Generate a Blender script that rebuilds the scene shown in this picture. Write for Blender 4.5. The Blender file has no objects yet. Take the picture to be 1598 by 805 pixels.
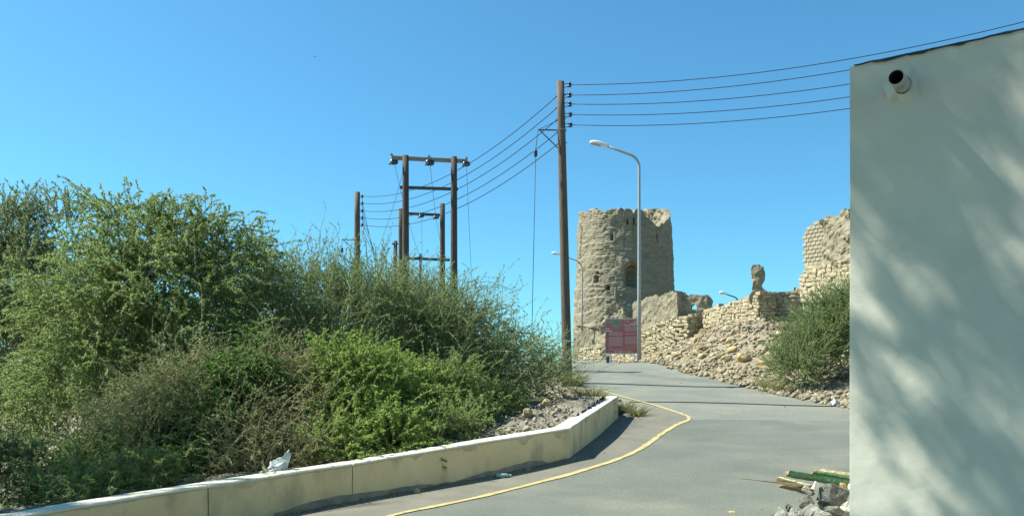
import bpy, bmesh, math, random
import numpy as np
from mathutils import Vector, Matrix

random.seed(7)
RNG = np.random.default_rng(7)
S = bpy.context.scene
COL = S.collection
R = math.radians

# ------------------------------------------------------------------ camera
F, HZ, CX, EYE = 1250.0, 600.0, 799.0, 1.6       # focal length in photo pixels, horizon row, centre column, eye height
cam = bpy.data.cameras.new('camera')
cam.sensor_width = 36.0
cam.lens = 36.0 * F / 1598.0
cam.shift_y = (HZ - 402.5) / 1598.0
cam.clip_start, cam.clip_end = 0.05, 5000
cam_o = bpy.data.objects.new('camera', cam)
cam_o.location = (0, 0, EYE)
cam_o.rotation_euler = (R(90), 0, 0)
COL.objects.link(cam_o)
S.camera = cam_o

# ------------------------------------------------------------------ sky and sun
SUN_AZ, SUN_EL = -81.0, 51.0                     # degrees right of the view direction, degrees up
world = bpy.data.worlds.new('World')
S.world = world
world.use_nodes = True
wn, wl = world.node_tree.nodes, world.node_tree.links
sky = wn.new('ShaderNodeTexSky')
sky.sky_type = 'NISHITA'
sky.sun_disc = False
sky.sun_elevation = R(SUN_EL)
sky.sun_rotation = R(SUN_AZ)
sky.altitude = 300
sky.air_density = 1.0
sky.dust_density = 0.7
sky.ozone_density = 3.0
tint = wn.new('ShaderNodeMix'); tint.data_type = 'RGBA'; tint.blend_type = 'MULTIPLY'
tint.inputs['Factor'].default_value = 1.0
tint.inputs['B'].default_value = (0.54, 1.11, 1.20, 1)
wl.new(sky.outputs[0], tint.inputs['A'])
wl.new(tint.outputs['Result'], wn['Background'].inputs[0])
wn['Background'].inputs[1].default_value = 0.076

sl = bpy.data.lights.new('sun', 'SUN')
sl.energy = 5.0
sl.angle = R(0.5)
sl.color = (1.0, 0.98, 0.88)
sun_o = bpy.data.objects.new('sun', sl)
sun_dir = Vector((math.sin(R(SUN_AZ)) * math.cos(R(SUN_EL)), math.cos(R(SUN_AZ)) * math.cos(R(SUN_EL)), math.sin(R(SUN_EL))))
sun_o.rotation_euler = sun_dir.to_track_quat('Z', 'Y').to_euler()
sun_o.location = sun_dir * 60
COL.objects.link(sun_o)

S.view_settings.view_transform = 'Standard'
S.view_settings.look = 'None'
S.view_settings.gamma = 1
S.view_settings.exposure = 1.05
S.render.engine = 'CYCLES'
S.cycles.use_denoising = True
S.cycles.max_bounces = 6
S.cycles.transparent_max_bounces = 4

# ------------------------------------------------------------------ helpers
def at(px, py, d):
    return np.array([(px - CX) / F * d, d, EYE + (HZ - py) / F * d])

def hash_noise(p, seed=0):
    """smooth value noise of points (N,3)"""
    p = np.asarray(p, float)
    i = np.floor(p).astype(np.int64); f = p - i
    f = f * f * (3 - 2 * f)
    out = np.zeros(len(p))
    for dx in (0, 1):
        for dy in (0, 1):
            for dz in (0, 1):
                h = ((i[:, 0] + dx) * 73856093) ^ ((i[:, 1] + dy) * 19349663) ^ ((i[:, 2] + dz) * 83492791) ^ (seed * 2654435)
                h = (h * 1103515245 + 12345) & 0x7fffffff
                h = ((h >> 7) * 48271 + 11) & 0x7fffffff
                v = ((h >> 5) & 0xffff) / 65535.0
                w = (f[:, 0] if dx else 1 - f[:, 0]) * (f[:, 1] if dy else 1 - f[:, 1]) * (f[:, 2] if dz else 1 - f[:, 2])
                out += v * w
    return out * 2 - 1

def fbm(p, octaves=3, seed=0):
    p = np.asarray(p, float); a, t = 1.0, np.zeros(len(p))
    for k in range(octaves):
        t += a * hash_noise(p * (2 ** k) + k * 17.3, seed + k); a *= 0.5
    return t

def mesh_np(name, verts, faces, smooth=False, attr=None):
    me = bpy.data.meshes.new(name)
    verts = np.asarray(verts, np.float32)
    if isinstance(faces, np.ndarray):
        n, k = faces.shape
        me.vertices.add(len(verts)); me.vertices.foreach_set('co', verts.ravel())
        me.loops.add(n * k); me.loops.foreach_set('vertex_index', faces.astype(np.int32).ravel())
        me.polygons.add(n); me.polygons.foreach_set('loop_start', np.arange(0, n * k, k, dtype=np.int32))
        me.update(calc_edges=True)
    else:
        me.from_pydata([tuple(map(float, v)) for v in verts], [], faces)
    if smooth:
        me.polygons.foreach_set('use_smooth', np.ones(len(me.polygons), bool))
    if attr is not None:
        a = me.attributes.new('tint', 'FLOAT', 'POINT')
        a.data.foreach_set('value', np.asarray(attr, np.float32))
    me.update()
    return me

def link(name, me, m=None, parent=None, loc=None, rot=None, scale=None):
    o = bpy.data.objects.new(name, me)
    COL.objects.link(o)
    if m is not None and me is not None and len(me.materials) == 0:
        me.materials.append(m)
    if parent is not None:
        o.parent = parent
    if loc is not None: o.location = [float(v) for v in loc]
    if rot is not None: o.rotation_euler = rot
    if scale is not None: o.scale = scale
    return o

def tag(o, label, cat=None, group=None, kind=None):
    if label: o['label'] = label
    if cat: o['category'] = cat
    if group: o['group'] = group
    if kind: o['kind'] = kind
    return o

def thing(name, label, cat, loc=(0, 0, 0), rz=0.0, group=None):
    o = link(name, None, None, None, loc, (0, 0, rz))
    o.empty_display_size = 0.2
    return tag(o, label, cat, group)

class MB:
    """collects simple shapes, builds ONE mesh"""
    def __init__(s): s.v, s.f, s.n = [], [], 0
    def add(s, v, f):
        v = np.asarray(v, float)
        s.v.append(v); s.f += [tuple(i + s.n for i in q) for q in f]; s.n += len(v); return s
    def box(s, c, size, rot=None):
        x, y, z = [k / 2 for k in size]
        v = np.array([(a, b, d) for a in (-x, x) for b in (-y, y) for d in (-z, z)])
        if rot is not None: v = v @ np.array(rot).T
        return s.add(v + np.array(c), [(0, 1, 3, 2), (4, 6, 7, 5), (0, 4, 5, 1), (2, 3, 7, 6), (0, 2, 6, 4), (1, 5, 7, 3)])
    def tube(s, pts, r, sides=8, cap=True):
        pts = np.asarray(pts, float); n = len(pts)
        r = np.full(n, r) if np.isscalar(r) else np.asarray(r, float)
        tan = np.gradient(pts, axis=0); tan /= np.linalg.norm(tan, axis=1)[:, None] + 1e-9
        ref = np.array([0, 0, 1.0]) if abs(tan[0, 2]) < 0.9 else np.array([1.0, 0, 0])
        rings = []
        for k in range(n):
            a = np.cross(tan[k], ref); a /= np.linalg.norm(a) + 1e-9
            b = np.cross(tan[k], a); ref = np.cross(a, tan[k])
            th = np.arange(sides) * 2 * math.pi / sides
            rings.append(pts[k] + r[k] * (np.cos(th)[:, None] * a + np.sin(th)[:, None] * b))
        v = np.concatenate(rings); f = []
        for k in range(n - 1):
            for j in range(sides):
                j2 = (j + 1) % sides
                f.append((k * sides + j, k * sides + j2, (k + 1) * sides + j2, (k + 1) * sides + j))
        if cap:
            f.append(tuple(range(sides - 1, -1, -1))); f.append(tuple((n - 1) * sides + j for j in range(sides)))
        return s.add(v, f)
    def lathe(s, prof, c=(0, 0, 0), sides=14, axis=2):
        th = np.arange(sides) * 2 * math.pi / sides
        v = []
        for (rr, zz) in prof:
            for t in th:
                p = [rr * math.cos(t), rr * math.sin(t), zz]
                if axis == 0: p = [p[2], p[0], p[1]]
                if axis == 1: p = [p[1], p[2], p[0]]
                v.append(p)
        f = []
        for k in range(len(prof) - 1):
            for j in range(sides):
                j2 = (j + 1) % sides
                f.append((k * sides + j, k * sides + j2, (k + 1) * sides + j2, (k + 1) * sides + j))
        f.append(tuple(range(sides - 1, -1, -1))); f.append(tuple((len(prof) - 1) * sides + j for j in range(sides)))
        return s.add(np.array(v) + np.array(c), f)
    def build(s, name, m, parent=None, smooth=False, bevel=0.0, **kw):
        me = bpy.data.meshes.new(name)
        me.from_pydata(np.concatenate(s.v).tolist(), [], s.f)
        if bevel:
            bm = bmesh.new(); bm.from_mesh(me)
            bmesh.ops.bevel(bm, geom=bm.edges[:], offset=bevel, segments=1, affect='EDGES')
            bm.to_mesh(me); bm.free()
        if smooth: me.polygons.foreach_set('use_smooth', np.ones(len(me.polygons), bool))
        me.update()
        return link(name, me, m, parent, **kw)

def grid(name, P, m, parent=None, smooth=True, attr=None, **kw):
    """P (rows, cols, 3) -> quad sheet"""
    r, c, _ = P.shape
    i = np.arange(r * c).reshape(r, c)
    f = np.stack([i[:-1, :-1], i[:-1, 1:], i[1:, 1:], i[1:, :-1]], -1).reshape(-1, 4)
    return link(name, mesh_np(name, P.reshape(-1, 3), f, smooth, attr), m, parent, **kw)

# ------------------------------------------------------------------ materials
def mat(name, c1, c2=None, scale=4.0, rough=0.85, bump=0.0, bump_scale=30.0, c3=None, scale3=1.0, amt3=0.5,
        metal=0.0, spec=0.3, stretch=(1, 1, 1), bump_dist=0.02, lo=0.35, hi=0.65, obj_var=0.0, grain=0.0, grain_scale=70.0):
    m = bpy.data.materials.new(name); m.use_nodes = True
    n, l = m.node_tree.nodes, m.node_tree.links
    b = n['Principled BSDF']
    b.inputs['Roughness'].default_value = rough
    b.inputs['Metallic'].default_value = metal
    b.inputs['Specular IOR Level'].default_value = spec
    tc = n.new('ShaderNodeNewGeometry')
    mp = n.new('ShaderNodeMapping'); mp.inputs['Scale'].default_value = stretch
    l.new(tc.outputs['Position'], mp.inputs[0])
    def noise(sc, det=5):
        t = n.new('ShaderNodeTexNoise'); t.inputs['Scale'].default_value = sc; t.inputs['Detail'].default_value = det
        l.new(mp.outputs[0], t.inputs['Vector']); return t
    col = None
    if c2 is None:
        b.inputs['Base Color'].default_value = (*c1, 1)
    else:
        t = noise(scale); rp = n.new('ShaderNodeValToRGB')
        rp.color_ramp.elements[0].position = lo; rp.color_ramp.elements[1].position = hi
        rp.color_ramp.elements[0].color = (*c1, 1); rp.color_ramp.elements[1].color = (*c2, 1)
        l.new(t.outputs[0], rp.inputs[0]); col = rp.outputs[0]
        if c3 is not None:
            t3 = noise(scale3, 6); r3 = n.new('ShaderNodeValToRGB')
            r3.color_ramp.elements[0].position = 0.5; r3.color_ramp.elements[1].position = 0.68
            r3.color_ramp.elements[0].color = (0, 0, 0, 1); r3.color_ramp.elements[1].color = (amt3, amt3, amt3, 1)
            mx = n.new('ShaderNodeMix'); mx.data_type = 'RGBA'
            l.new(t3.outputs[0], r3.inputs[0]); l.new(r3.outputs[0], mx.inputs['Factor'])
            l.new(col, mx.inputs['A']); mx.inputs['B'].default_value = (*c3, 1); col = mx.outputs['Result']
        if grain:
            tg = noise(grain_scale, 3); mg = n.new('ShaderNodeMapRange')
            mg.inputs['From Min'].default_value = .3; mg.inputs['From Max'].default_value = .7
            mg.inputs['To Min'].default_value = 1 - grain; mg.inputs['To Max'].default_value = 1 + grain
            l.new(tg.outputs[0], mg.inputs['Value'])
            hg = n.new('ShaderNodeHueSaturation'); l.new(mg.outputs[0], hg.inputs['Value']); l.new(col, hg.inputs['Color']); col = hg.outputs[0]
        if obj_var:
            oi = n.new('ShaderNodeObjectInfo'); mr = n.new('ShaderNodeMapRange')
            mr.inputs['To Min'].default_value = 1 - obj_var; mr.inputs['To Max'].default_value = 1 + obj_var
            l.new(oi.outputs['Random'], mr.inputs['Value'])
            hs = n.new('ShaderNodeHueSaturation'); l.new(mr.outputs[0], hs.inputs['Value']); l.new(col, hs.inputs['Color'])
            col = hs.outputs[0]
        l.new(col, b.inputs['Base Color'])
    if bump:
        t = noise(bump_scale, 8); bp = n.new('ShaderNodeBump')
        bp.inputs['Strength'].default_value = bump; bp.inputs['Distance'].default_value = bump_dist
        l.new(t.outputs[0], bp.inputs['Height']); l.new(bp.outputs[0], b.inputs['Normal'])
    return m

def leaf_mat(name, dark, light, trans=0.3, rough=0.6):
    m = bpy.data.materials.new(name); m.use_nodes = True
    n, l = m.node_tree.nodes, m.node_tree.links
    b = n['Principled BSDF']; b.inputs['Roughness'].default_value = rough; b.inputs['Specular IOR Level'].default_value = 0.25
    a = n.new('ShaderNodeAttribute'); a.attribute_name = 'tint'
    rp = n.new('ShaderNodeValToRGB')
    rp.color_ramp.elements[0].color = (*dark, 1); rp.color_ramp.elements[1].color = (*light, 1)
    l.new(a.outputs['Fac'], rp.inputs[0]); l.new(rp.outputs[0], b.inputs['Base Color'])
    t = n.new('ShaderNodeBsdfTranslucent'); l.new(rp.outputs[0], t.inputs[0])
    mx = n.new('ShaderNodeMixShader'); mx.inputs[0].default_value = trans
    l.new(b.outputs[0], mx.inputs[1]); l.new(t.outputs[0], mx.inputs[2])
    l.new(mx.outputs[0], n['Material Output'].inputs[0])
    return m

M = {}
M['asphalt'] = mat('asphalt', (0.106, 0.118, 0.097), (0.130, 0.142, 0.117), 0.9, 0.9, 0.5, 90, (0.172, 0.172, 0.134), 0.55, 0.8, bump_dist=0.012, grain=.24, grain_scale=42, lo=.3, hi=.7)
M['asphalt_old'] = mat('asphalt_old', (0.146, 0.156, 0.128), (0.170, 0.178, 0.146), 0.7, 0.92, 0.5, 90, (0.205, 0.198, 0.152), 0.6, 0.8, bump_dist=0.012, grain=.20, grain_scale=30)
M['shoulder'] = mat('dusty_asphalt', (0.130, 0.125, 0.098), (0.158, 0.150, 0.117), 1.3, 0.95, 0.4, 90, (0.185, 0.17, 0.13), 2.2, 0.6, bump_dist=0.01, grain=.18, grain_scale=60)
M['paint'] = mat('yellow_paint', (0.37, 0.295, 0.12), (0.49, 0.395, 0.175), 6, 0.75, 0.2, 120, (0.21, 0.195, 0.13), 11, 0.85, grain=.15, grain_scale=40)
M['soil'] = mat('soil', (0.165, 0.140, 0.095), (0.27, 0.232, 0.160), 2.6, 0.95, 0.9, 22, (0.34, 0.295, 0.20), 5, 0.7, bump_dist=0.06, grain=.25, grain_scale=24)
M['bank'] = mat('bank_soil', (0.155, 0.140, 0.103), (0.25, 0.225, 0.168), 3.5, 0.95, 1.0, 20, (0.33, 0.30, 0.228), 8, 0.7, bump_dist=0.07, grain=.3, grain_scale=18)
M['bank_stone'] = mat('bank_stone', (0.16, 0.145, 0.108), (0.36, 0.325, 0.245), 6, 0.9, 0.4, 30)
M['gravel'] = mat('gravel_stone', (0.15, 0.125, 0.08), (0.36, 0.305, 0.20), 3.5, 0.9, 0.4, 30)
M['mud'] = mat('mud_wall', (0.20, 0.174, 0.115), (0.285, 0.250, 0.172), 2.2, 0.95, 0.9, 14, (0.34, 0.298, 0.205), 5, 0.6, bump_dist=0.06)
M['mudtower'] = mat('mud_tower', (0.205, 0.178, 0.118), (0.285, 0.250, 0.172), 1.6, 0.95, 0.9, 12, (0.34, 0.298, 0.205), 6, 0.6, stretch=(1, 1, 2.4), bump_dist=0.06)
M['niche'] = mat('niche_mud', (0.13, 0.12, 0.09), (0.19, 0.175, 0.13), 4, 0.95, 0.6, 14)
M['stone'] = mat('wall_stone', (0.31, 0.258, 0.158), (0.43, 0.365, 0.235), 3.5, 0.92, 0.6, 18, (0.23, 0.195, 0.125), 7, 0.6, bump_dist=0.03, obj_var=0.16)
M['brick'] = mat('mud_brick', (0.27, 0.235, 0.155), (0.35, 0.31, 0.21), 5, 0.95, 0.6, 25, bump_dist=0.02, obj_var=0.10)
M['rock'] = mat('rock', (0.27, 0.21, 0.115), (0.42, 0.34, 0.205), 2.4, 0.92, 0.7, 12, (0.27, 0.24, 0.18), 5, 0.6, bump_dist=0.05, obj_var=0.20)
M['rock_brown'] = mat('rock_brown', (0.20, 0.135, 0.07), (0.33, 0.24, 0.13), 2.4, 0.92, 0.8, 12, (0.38, 0.31, 0.19), 5, 0.6, bump_dist=0.05, obj_var=0.25)
M['rock_ochre'] = mat('rock_ochre', (0.36, 0.24, 0.10), (0.50, 0.38, 0.20), 2.2, 0.92, 0.7, 10, (0.42, 0.36, 0.25), 4, 0.5, bump_dist=0.05)
M['plaster'] = mat('white_plaster', (0.58, 0.575, 0.475), (0.63, 0.625, 0.515), 1.1, 0.9, 0.14, 34, (0.51, 0.505, 0.415), 2.2, 0.45, bump_dist=0.006, grain=.03, grain_scale=90)
M['bitumen'] = mat('bitumen', (0.035, 0.035, 0.035), (0.07, 0.07, 0.065), 9, 0.8, 0.5, 40)
M['pvc'] = mat('drain_pipe', (0.42, 0.41, 0.36), (0.52, 0.50, 0.44), 9, 0.6, 0.1, 30, (0.25, 0.21, 0.15), 12, 0.6)
M['pvc_in'] = mat('pipe_inside', (0.05, 0.04, 0.035), (0.09, 0.06, 0.05), 12, 0.8)
M['timber'] = mat('pole_timber', (0.085, 0.065, 0.05), (0.155, 0.118, 0.085), 5, 0.9, 0.6, 30, (0.20, 0.155, 0.11), 3, 0.5, stretch=(8, 8, 0.5))
M['timber_dark'] = mat('pole_timber_dark', (0.055, 0.045, 0.037), (0.11, 0.085, 0.065), 5, 0.9, 0.5, 30, stretch=(8, 8, 0.5))
M['steel'] = mat('galvanised_steel', (0.27, 0.28, 0.27), (0.36, 0.37, 0.35), 12, 0.55, metal=0.4)
M['lamp_steel'] = mat('lamp_steel', (0.30, 0.31, 0.30), (0.38, 0.39, 0.375), 8, 0.5, metal=0.3)
M['crossarm'] = mat('weathered_crossarm', (0.22, 0.20, 0.15), (0.32, 0.29, 0.22), 8, 0.9)
M['dark_steel'] = mat('dark_steel', (0.06, 0.06, 0.06), (0.10, 0.10, 0.10), 12, 0.6, metal=0.2)
M['porcelain'] = mat('dark_porcelain', (0.02, 0.018, 0.03), (0.035, 0.03, 0.05), 12, 0.3, spec=0.6)
M['wire'] = mat('cable', (0.018, 0.018, 0.02), None, rough=0.7)
M['lamp_white'] = mat('lamp_housing', (0.62, 0.62, 0.58), (0.70, 0.70, 0.66), 12, 0.5)
M['lamp_glass'] = mat('lamp_lens', (0.30, 0.29, 0.26), (0.38, 0.37, 0.33), 12, 0.25)
M['sign_red'] = mat('sign_red', (0.42, 0.125, 0.11), (0.47, 0.15, 0.13), 3, 0.6)
M['sign_dim'] = mat('sign_dim_red', (0.33, 0.12, 0.12), (0.38, 0.16, 0.155), 3, 0.6)
M['sign_pink'] = mat('sign_pink_print', (0.66, 0.43, 0.40), None, rough=0.6)
M['sign_white'] = mat('sign_white_print', (0.72, 0.72, 0.68), None, rough=0.6)
M['sign_orange'] = mat('sign_orange_print', (0.62, 0.36, 0.16), None, rough=0.6)
M['sign_photo'] = mat('sign_photo_print', (0.17, 0.19, 0.14), (0.30, 0.30, 0.25), 9, 0.6)
M['white_metal'] = mat('white_painted_steel', (0.66, 0.66, 0.62), (0.72, 0.72, 0.68), 10, 0.5)
M['concrete'] = mat('broken_concrete', (0.15, 0.154, 0.130), (0.255, 0.258, 0.215), 9, 0.95, 1.0, 60, (0.34, 0.34, 0.285), 22, 0.6, bump_dist=0.03, obj_var=0.25, grain=.25, grain_scale=90)
M['concrete_dark'] = mat('dark_concrete', (0.075, 0.082, 0.072), (0.15, 0.158, 0.138), 26, 0.95, 1.0, 70, bump_dist=0.03, grain=.3, grain_scale=90)
M['green_paint'] = mat('green_painted_timber', (0.035, 0.135, 0.062), (0.055, 0.185, 0.09), 9, 0.75, 0.4, 40, (0.30, 0.28, 0.17), 14, 0.8, stretch=(1, 5, 5))
M['pale_wood'] = mat('pale_timber', (0.50, 0.43, 0.26), (0.64, 0.56, 0.36), 6, 0.85, 0.3, 40, (0.30, 0.23, 0.13), 9, 0.6, stretch=(1, 6, 6))
M['brown_wood'] = mat('brown_timber', (0.20, 0.145, 0.085), (0.32, 0.235, 0.14), 6, 0.85, 0.4, 40, stretch=(1, 6, 6))
M['bag'] = mat('white_plastic', (0.46, 0.49, 0.47), (0.62, 0.65, 0.62), 8, 0.4)
M['white_stone'] = mat('pale_stone', (0.56, 0.52, 0.43), (0.70, 0.66, 0.56), 8, 0.85, 0.5, 30)
M['teal'] = mat('teal_plastic', (0.18, 0.34, 0.31), (0.24, 0.42, 0.38), 8, 0.4)
M['bark'] = mat('bark', (0.09, 0.07, 0.05), (0.19, 0.15, 0.105), 14, 0.95, 0.6, 40)
M['twig_brown'] = mat('dry_twig', (0.25, 0.18, 0.105), (0.44, 0.345, 0.22), 3.5, 0.9)
M['twig_green'] = mat('green_twig', (0.170, 0.190, 0.080), (0.310, 0.330, 0.165), 3.0, 0.75)
M['twig_olive'] = mat('olive_twig', (0.165, 0.160, 0.080), (0.29, 0.28, 0.155), 3.0, 0.8)
M['leaf_mesquite'] = leaf_mat('leaf_mesquite', (0.155, 0.220, 0.062), (0.340, 0.428, 0.155), 0.53)
M['leaf_grey'] = leaf_mat('leaf_greyish', (0.130, 0.184, 0.072), (0.278, 0.342, 0.153), 0.53)
M['leaf_broom'] = leaf_mat('leaf_broom', (0.140, 0.204, 0.071), (0.302, 0.376, 0.156), 0.55)
M['leaf_bright'] = leaf_mat('leaf_bright', (0.150, 0.240, 0.046), (0.358, 0.463, 0.128), 0.55)
M['leaf_vine'] = leaf_mat('leaf_vine', (0.060, 0.140, 0.025), (0.165, 0.285, 0.065), 0.45)
M['leaf_dry'] = leaf_mat('leaf_dry', (0.165, 0.195, 0.072), (0.300, 0.350, 0.145), 0.52)
M['leaf_straw'] = leaf_mat('leaf_straw', (0.160, 0.170, 0.060), (0.400, 0.370, 0.170), 0.3)

def wall_paint():
    """cream paint with damp grey stains that have their own ragged shape low on the wall and under the top"""
    m = mat('cream_paint', (0.63, 0.485, 0.260), (0.73, 0.565, 0.32), 1.5, 0.85, 0.3, 30, (0.43, 0.345, 0.205), 2.6, 0.85, bump_dist=0.01, stretch=(1, 1, .6), grain=.05, grain_scale=30)
    return m
M['cream'] = wall_paint()
M['cream_top'] = mat('cream_top', (0.60, 0.56, 0.44), (0.68, 0.64, 0.52), 3.0, 0.85, 0.3, 40, (0.46, 0.42, 0.32), 7, 0.6)
M['grime'] = mat('grimy_paint', (0.42, 0.335, 0.205), (0.62, 0.485, 0.275), 9, 0.9, 0.4, 40)
M['stain'] = mat('damp_render', (0.20, 0.185, 0.14), (0.29, 0.265, 0.195), 6, 0.95, 0.6, 40)

# ------------------------------------------------------------------ terrain height
CP = np.array([
    (0, -6, 0), (-8, -6, -.3), (8, -6, 0), (0, 0, 0), (5, 3, 0), (-5, 3, -.25), (2, 8, 0), (6, 10, .05), (8, 15, .38), (-10, 5, -.6), (12, 10, .1), (14, 17, .7),
    (-5.04, 8.1, -.28), (-3.6, 9.5, -.14), (-2.17, 10.9, 0), (1.01, 14, .30), (2.68, 20.2, .76), (-1.25, 9.8, 0), (1.2, 12.5, .14), (4.5, 19.5, .72), (3.6, 15.5, .38),
    (9.3, 22, .92), (8.1, 29, 1.60), (6.4, 40, 2.72), (2, 40, 2.62), (3.5, 24, 1.10), (6.5, 24, 1.12), (2, 29.5, 1.66), (0, 38, 2.42), (4, 33, 2.02), (7.4, 34, 2.13),
    (5, 46, 2.98), (1, 46, 2.85), (3, 52, 3.0), (-2, 52, 2.7), (0, 62, 2.6),
    (-6, 12, -.3), (-4, 16, 0), (0, 20, .55), (-10, 12, -.8), (-10, 20, -.5), (-5, 25, .3), (0, 28, 1.3), (-10, 35, .3), (-20, 20, -1.5), (-25, 40, -1), (-4, 36, 1.5), (-4, 45, 1.8), (-12, 50, .5), (-14, 2, -1),
    (9.9, 29.5, 1.85), (4.66, 54, 2.95), (8, 49.6, 3.1), (9.2, 47.5, 3.5), (10.3, 46, 4.2), (11.2, 46, 4.9), (12, 43.5, 5.0), (12.8, 41, 4.85), (13.7, 41.2, 4.65), (14.3, 39.6, 4.7), (15.2, 36, 4.7), (16, 33, 4.8), (17, 28, 4.1), (18, 22, 3.0),
    (9.9, 38, 3.42), (10.6, 33, 2.66), (8.9, 43.5, 3.25), (9.7, 26, 1.33), (11.8, 26, 1.75), (12.5, 30, 2.75), (13, 35, 3.75), (14, 22, 1.4),
    (9.5, 56, 3.7), (14, 50, 5.7), (18, 45, 6.1), (20, 36, 6.2), (24, 28, 5), (8, 64, 3.5), (20, 62, 5.8), (28, 50, 5.5)], float)

def tps_fit(cp):
    n = len(cp); d = np.linalg.norm(cp[:, None, :2] - cp[None, :, :2], axis=2)
    K = np.where(d > 0, d * d * np.log(d + 1e-12), 0) + np.eye(n) * 0.05
    P = np.c_[np.ones(n), cp[:, :2]]
    A = np.block([[K, P], [P.T, np.zeros((3, 3))]])
    return np.linalg.solve(A, np.r_[cp[:, 2], 0, 0, 0])
TW = tps_fit(CP)

def H(x, y):
    x = np.atleast_1d(np.asarray(x, float)); y = np.atleast_1d(np.asarray(y, float))
    shp = x.shape; x = x.ravel(); y = y.ravel()
    cx = np.clip(x, -28, 30); cy = np.clip(y, -8, 66)
    z = np.empty(len(x))
    for s in range(0, len(x), 20000):
        a, b = cx[s:s + 20000], cy[s:s + 20000]
        d = np.sqrt((a[:, None] - CP[None, :, 0]) ** 2 + (b[:, None] - CP[None, :, 1]) ** 2)
        k = np.where(d > 0, d * d * np.log(d + 1e-12), 0)
        z[s:s + 20000] = k @ TW[:len(CP)] + TW[-3] + TW[-2] * a + TW[-1] * b
    off = np.hypot(x - cx, y - cy)
    z = z + (-7 - z) * (1 - np.exp(-off / 60.0))
    return z.reshape(shp)

def h1(x, y): return float(H([x], [y])[0])

def hit(px, py, d0=4.0, d1=70.0):
    """where the ray through a photo pixel meets the ground"""
    d = np.linspace(d0, d1, 1400)
    z = EYE + (HZ - py) / F * d
    g = H((px - CX) / F * d, d)
    k = np.argmax(z < g)
    if not (z < g).any(): k = len(d) - 1
    return np.array([(px - CX) / F * d[k], d[k], g[k]])

# wall line in plan, road borders
BEND, WEND = np.array([1.01, 14.0]), np.array([2.68, 20.2])
WDIR = np.array([-6.05, -5.9]); WDIR = WDIR / np.linalg.norm(WDIR)
WLEFT = BEND + WDIR * 15.5
RL = np.array([(-14, -14.0), (WLEFT[1], WLEFT[0]), (14.0, 1.01), (20.2, 2.68), (20.8, 2.75), (24, 2.9), (29, 2.45), (34, 1.3), (38, 0.2), (44, -1.2), (52, -3), (64, -7)])
RR = np.array([(-14, 11.0), (8, 11), (14, 10.6), (19.5, 9.9), (22, 9.3), (25.5, 8.75), (29, 8.1), (34, 7.3), (40, 6.4), (46, 5.7), (52, 4.4), (64, 1)])
def road_l(d): return np.interp(d, RL[:, 0], RL[:, 1])
def road_r(d): return np.interp(d, RR[:, 0], RR[:, 1])

# ground: one sheet to the horizon
def ground():
    xs = np.concatenate([-np.geomspace(1500, 17, 16), np.arange(-16, 20.1, .33), np.geomspace(21, 1500, 16)])
    ys = np.concatenate([-np.geomspace(1500, 10, 12), np.arange(-8, 2, 1.0), np.arange(2, 62, .33), np.geomspace(63, 2500, 18)])
    X, Y = np.meshgrid(xs, ys)
    Z = H(X, Y)
    ins = np.minimum(X - road_l(Y), road_r(Y) - X)
    ins = np.where((Y > 64) | (Y < -14), -5, ins)
    near = (np.abs(X) < 40) & (Y < 70)
    nz = fbm(np.c_[X.ravel() * .9, Y.ravel() * .9, np.zeros(X.size)], 3, 5).reshape(X.shape)
    t = np.clip(ins / .45, 0, 1)
    Z = Z - .07 * t + np.where(near, (1 - np.clip((ins + .5) / .5, 0, 1)) * nz * .07, 0)
    tag(grid('ground', np.stack([X, Y, Z], -1), M['soil']), 'dry stony ground and slope around the road', kind='structure')
ground()

def strip(name, m, d0, d1, n, lf, rf, cols, lift, kind='structure', label=None, jitter=0.0):
    ds = np.linspace(d0, d1, n); P = np.zeros((n, cols, 3))
    jl = fbm(np.c_[ds * 1.3, ds * 0, ds * 0], 3, 3) * jitter; jr = fbm(np.c_[ds * 1.3, ds * 0 + 9, ds * 0], 3, 4) * jitter
    for k, d in enumerate(ds):
        P[k, :, 0] = np.linspace(lf(d) + jl[k], rf(d) + jr[k], cols); P[k, :, 1] = d
    P[..., 2] = H(P[..., 0], P[..., 1]) + lift
    o = grid(name, P, m)
    if kind: o['kind'] = kind
    if label: o['label'] = label
    return o
road = strip('road', M['asphalt'], -12, 19.62, 120, lambda d: road_l(d) - .1, road_r, 46, .020, label='grey asphalt road in the foreground')
# the newer lower surface ends in a gently curved seam
for v in road.data.vertices:
    if v.co.y > 19.4: v.co.y += 0.12 * math.sin(v.co.x * .8) - .04 * (v.co.x - 6) ** 2 * .12
upper = strip('upper_road', M['asphalt_old'], 19.0, 64, 160, lambda d: road_l(d) + (.25 if d < 21 else 0), road_r, 40, .010, label='paler asphalt road climbing to the crest', jitter=.16)

# yellow edge line
LINE_PX = [(560, 822), (624, 804.5), (682, 793), (740, 780), (792, 768), (842, 755), (882, 745), (918, 734), (950, 724), (979, 713), (1000, 702), (1013, 693), (1034, 677.5), (1056, 664), (1076, 656.5), (1074, 651), (1060, 645.5), (1030, 636), (1005, 629), (979, 622), (942, 611.5)]
LP = np.array([hit(*p)[:2] for p in LINE_PX])
ext = LP[0] + (LP[0] - LP[1]) / np.linalg.norm(LP[0] - LP[1]) * np.array([[7.0], [3.0]])
LP = np.concatenate([ext, LP])
def smooth_line(p, n):
    s = np.r_[0, np.cumsum(np.linalg.norm(np.diff(p, axis=0), axis=1))]
    t = np.linspace(0, s[-1], n)
    q = np.c_[np.interp(t, s, p[:, 0]), np.interp(t, s, p[:, 1])]
    for _ in range(3):
        q[1:-1] = .25 * q[:-2] + .5 * q[1:-1] + .25 * q[2:]
    return q
YL = smooth_line(LP, 260)
tn = np.gradient(YL, axis=0); tn /= np.linalg.norm(tn, axis=1)[:, None]
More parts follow.
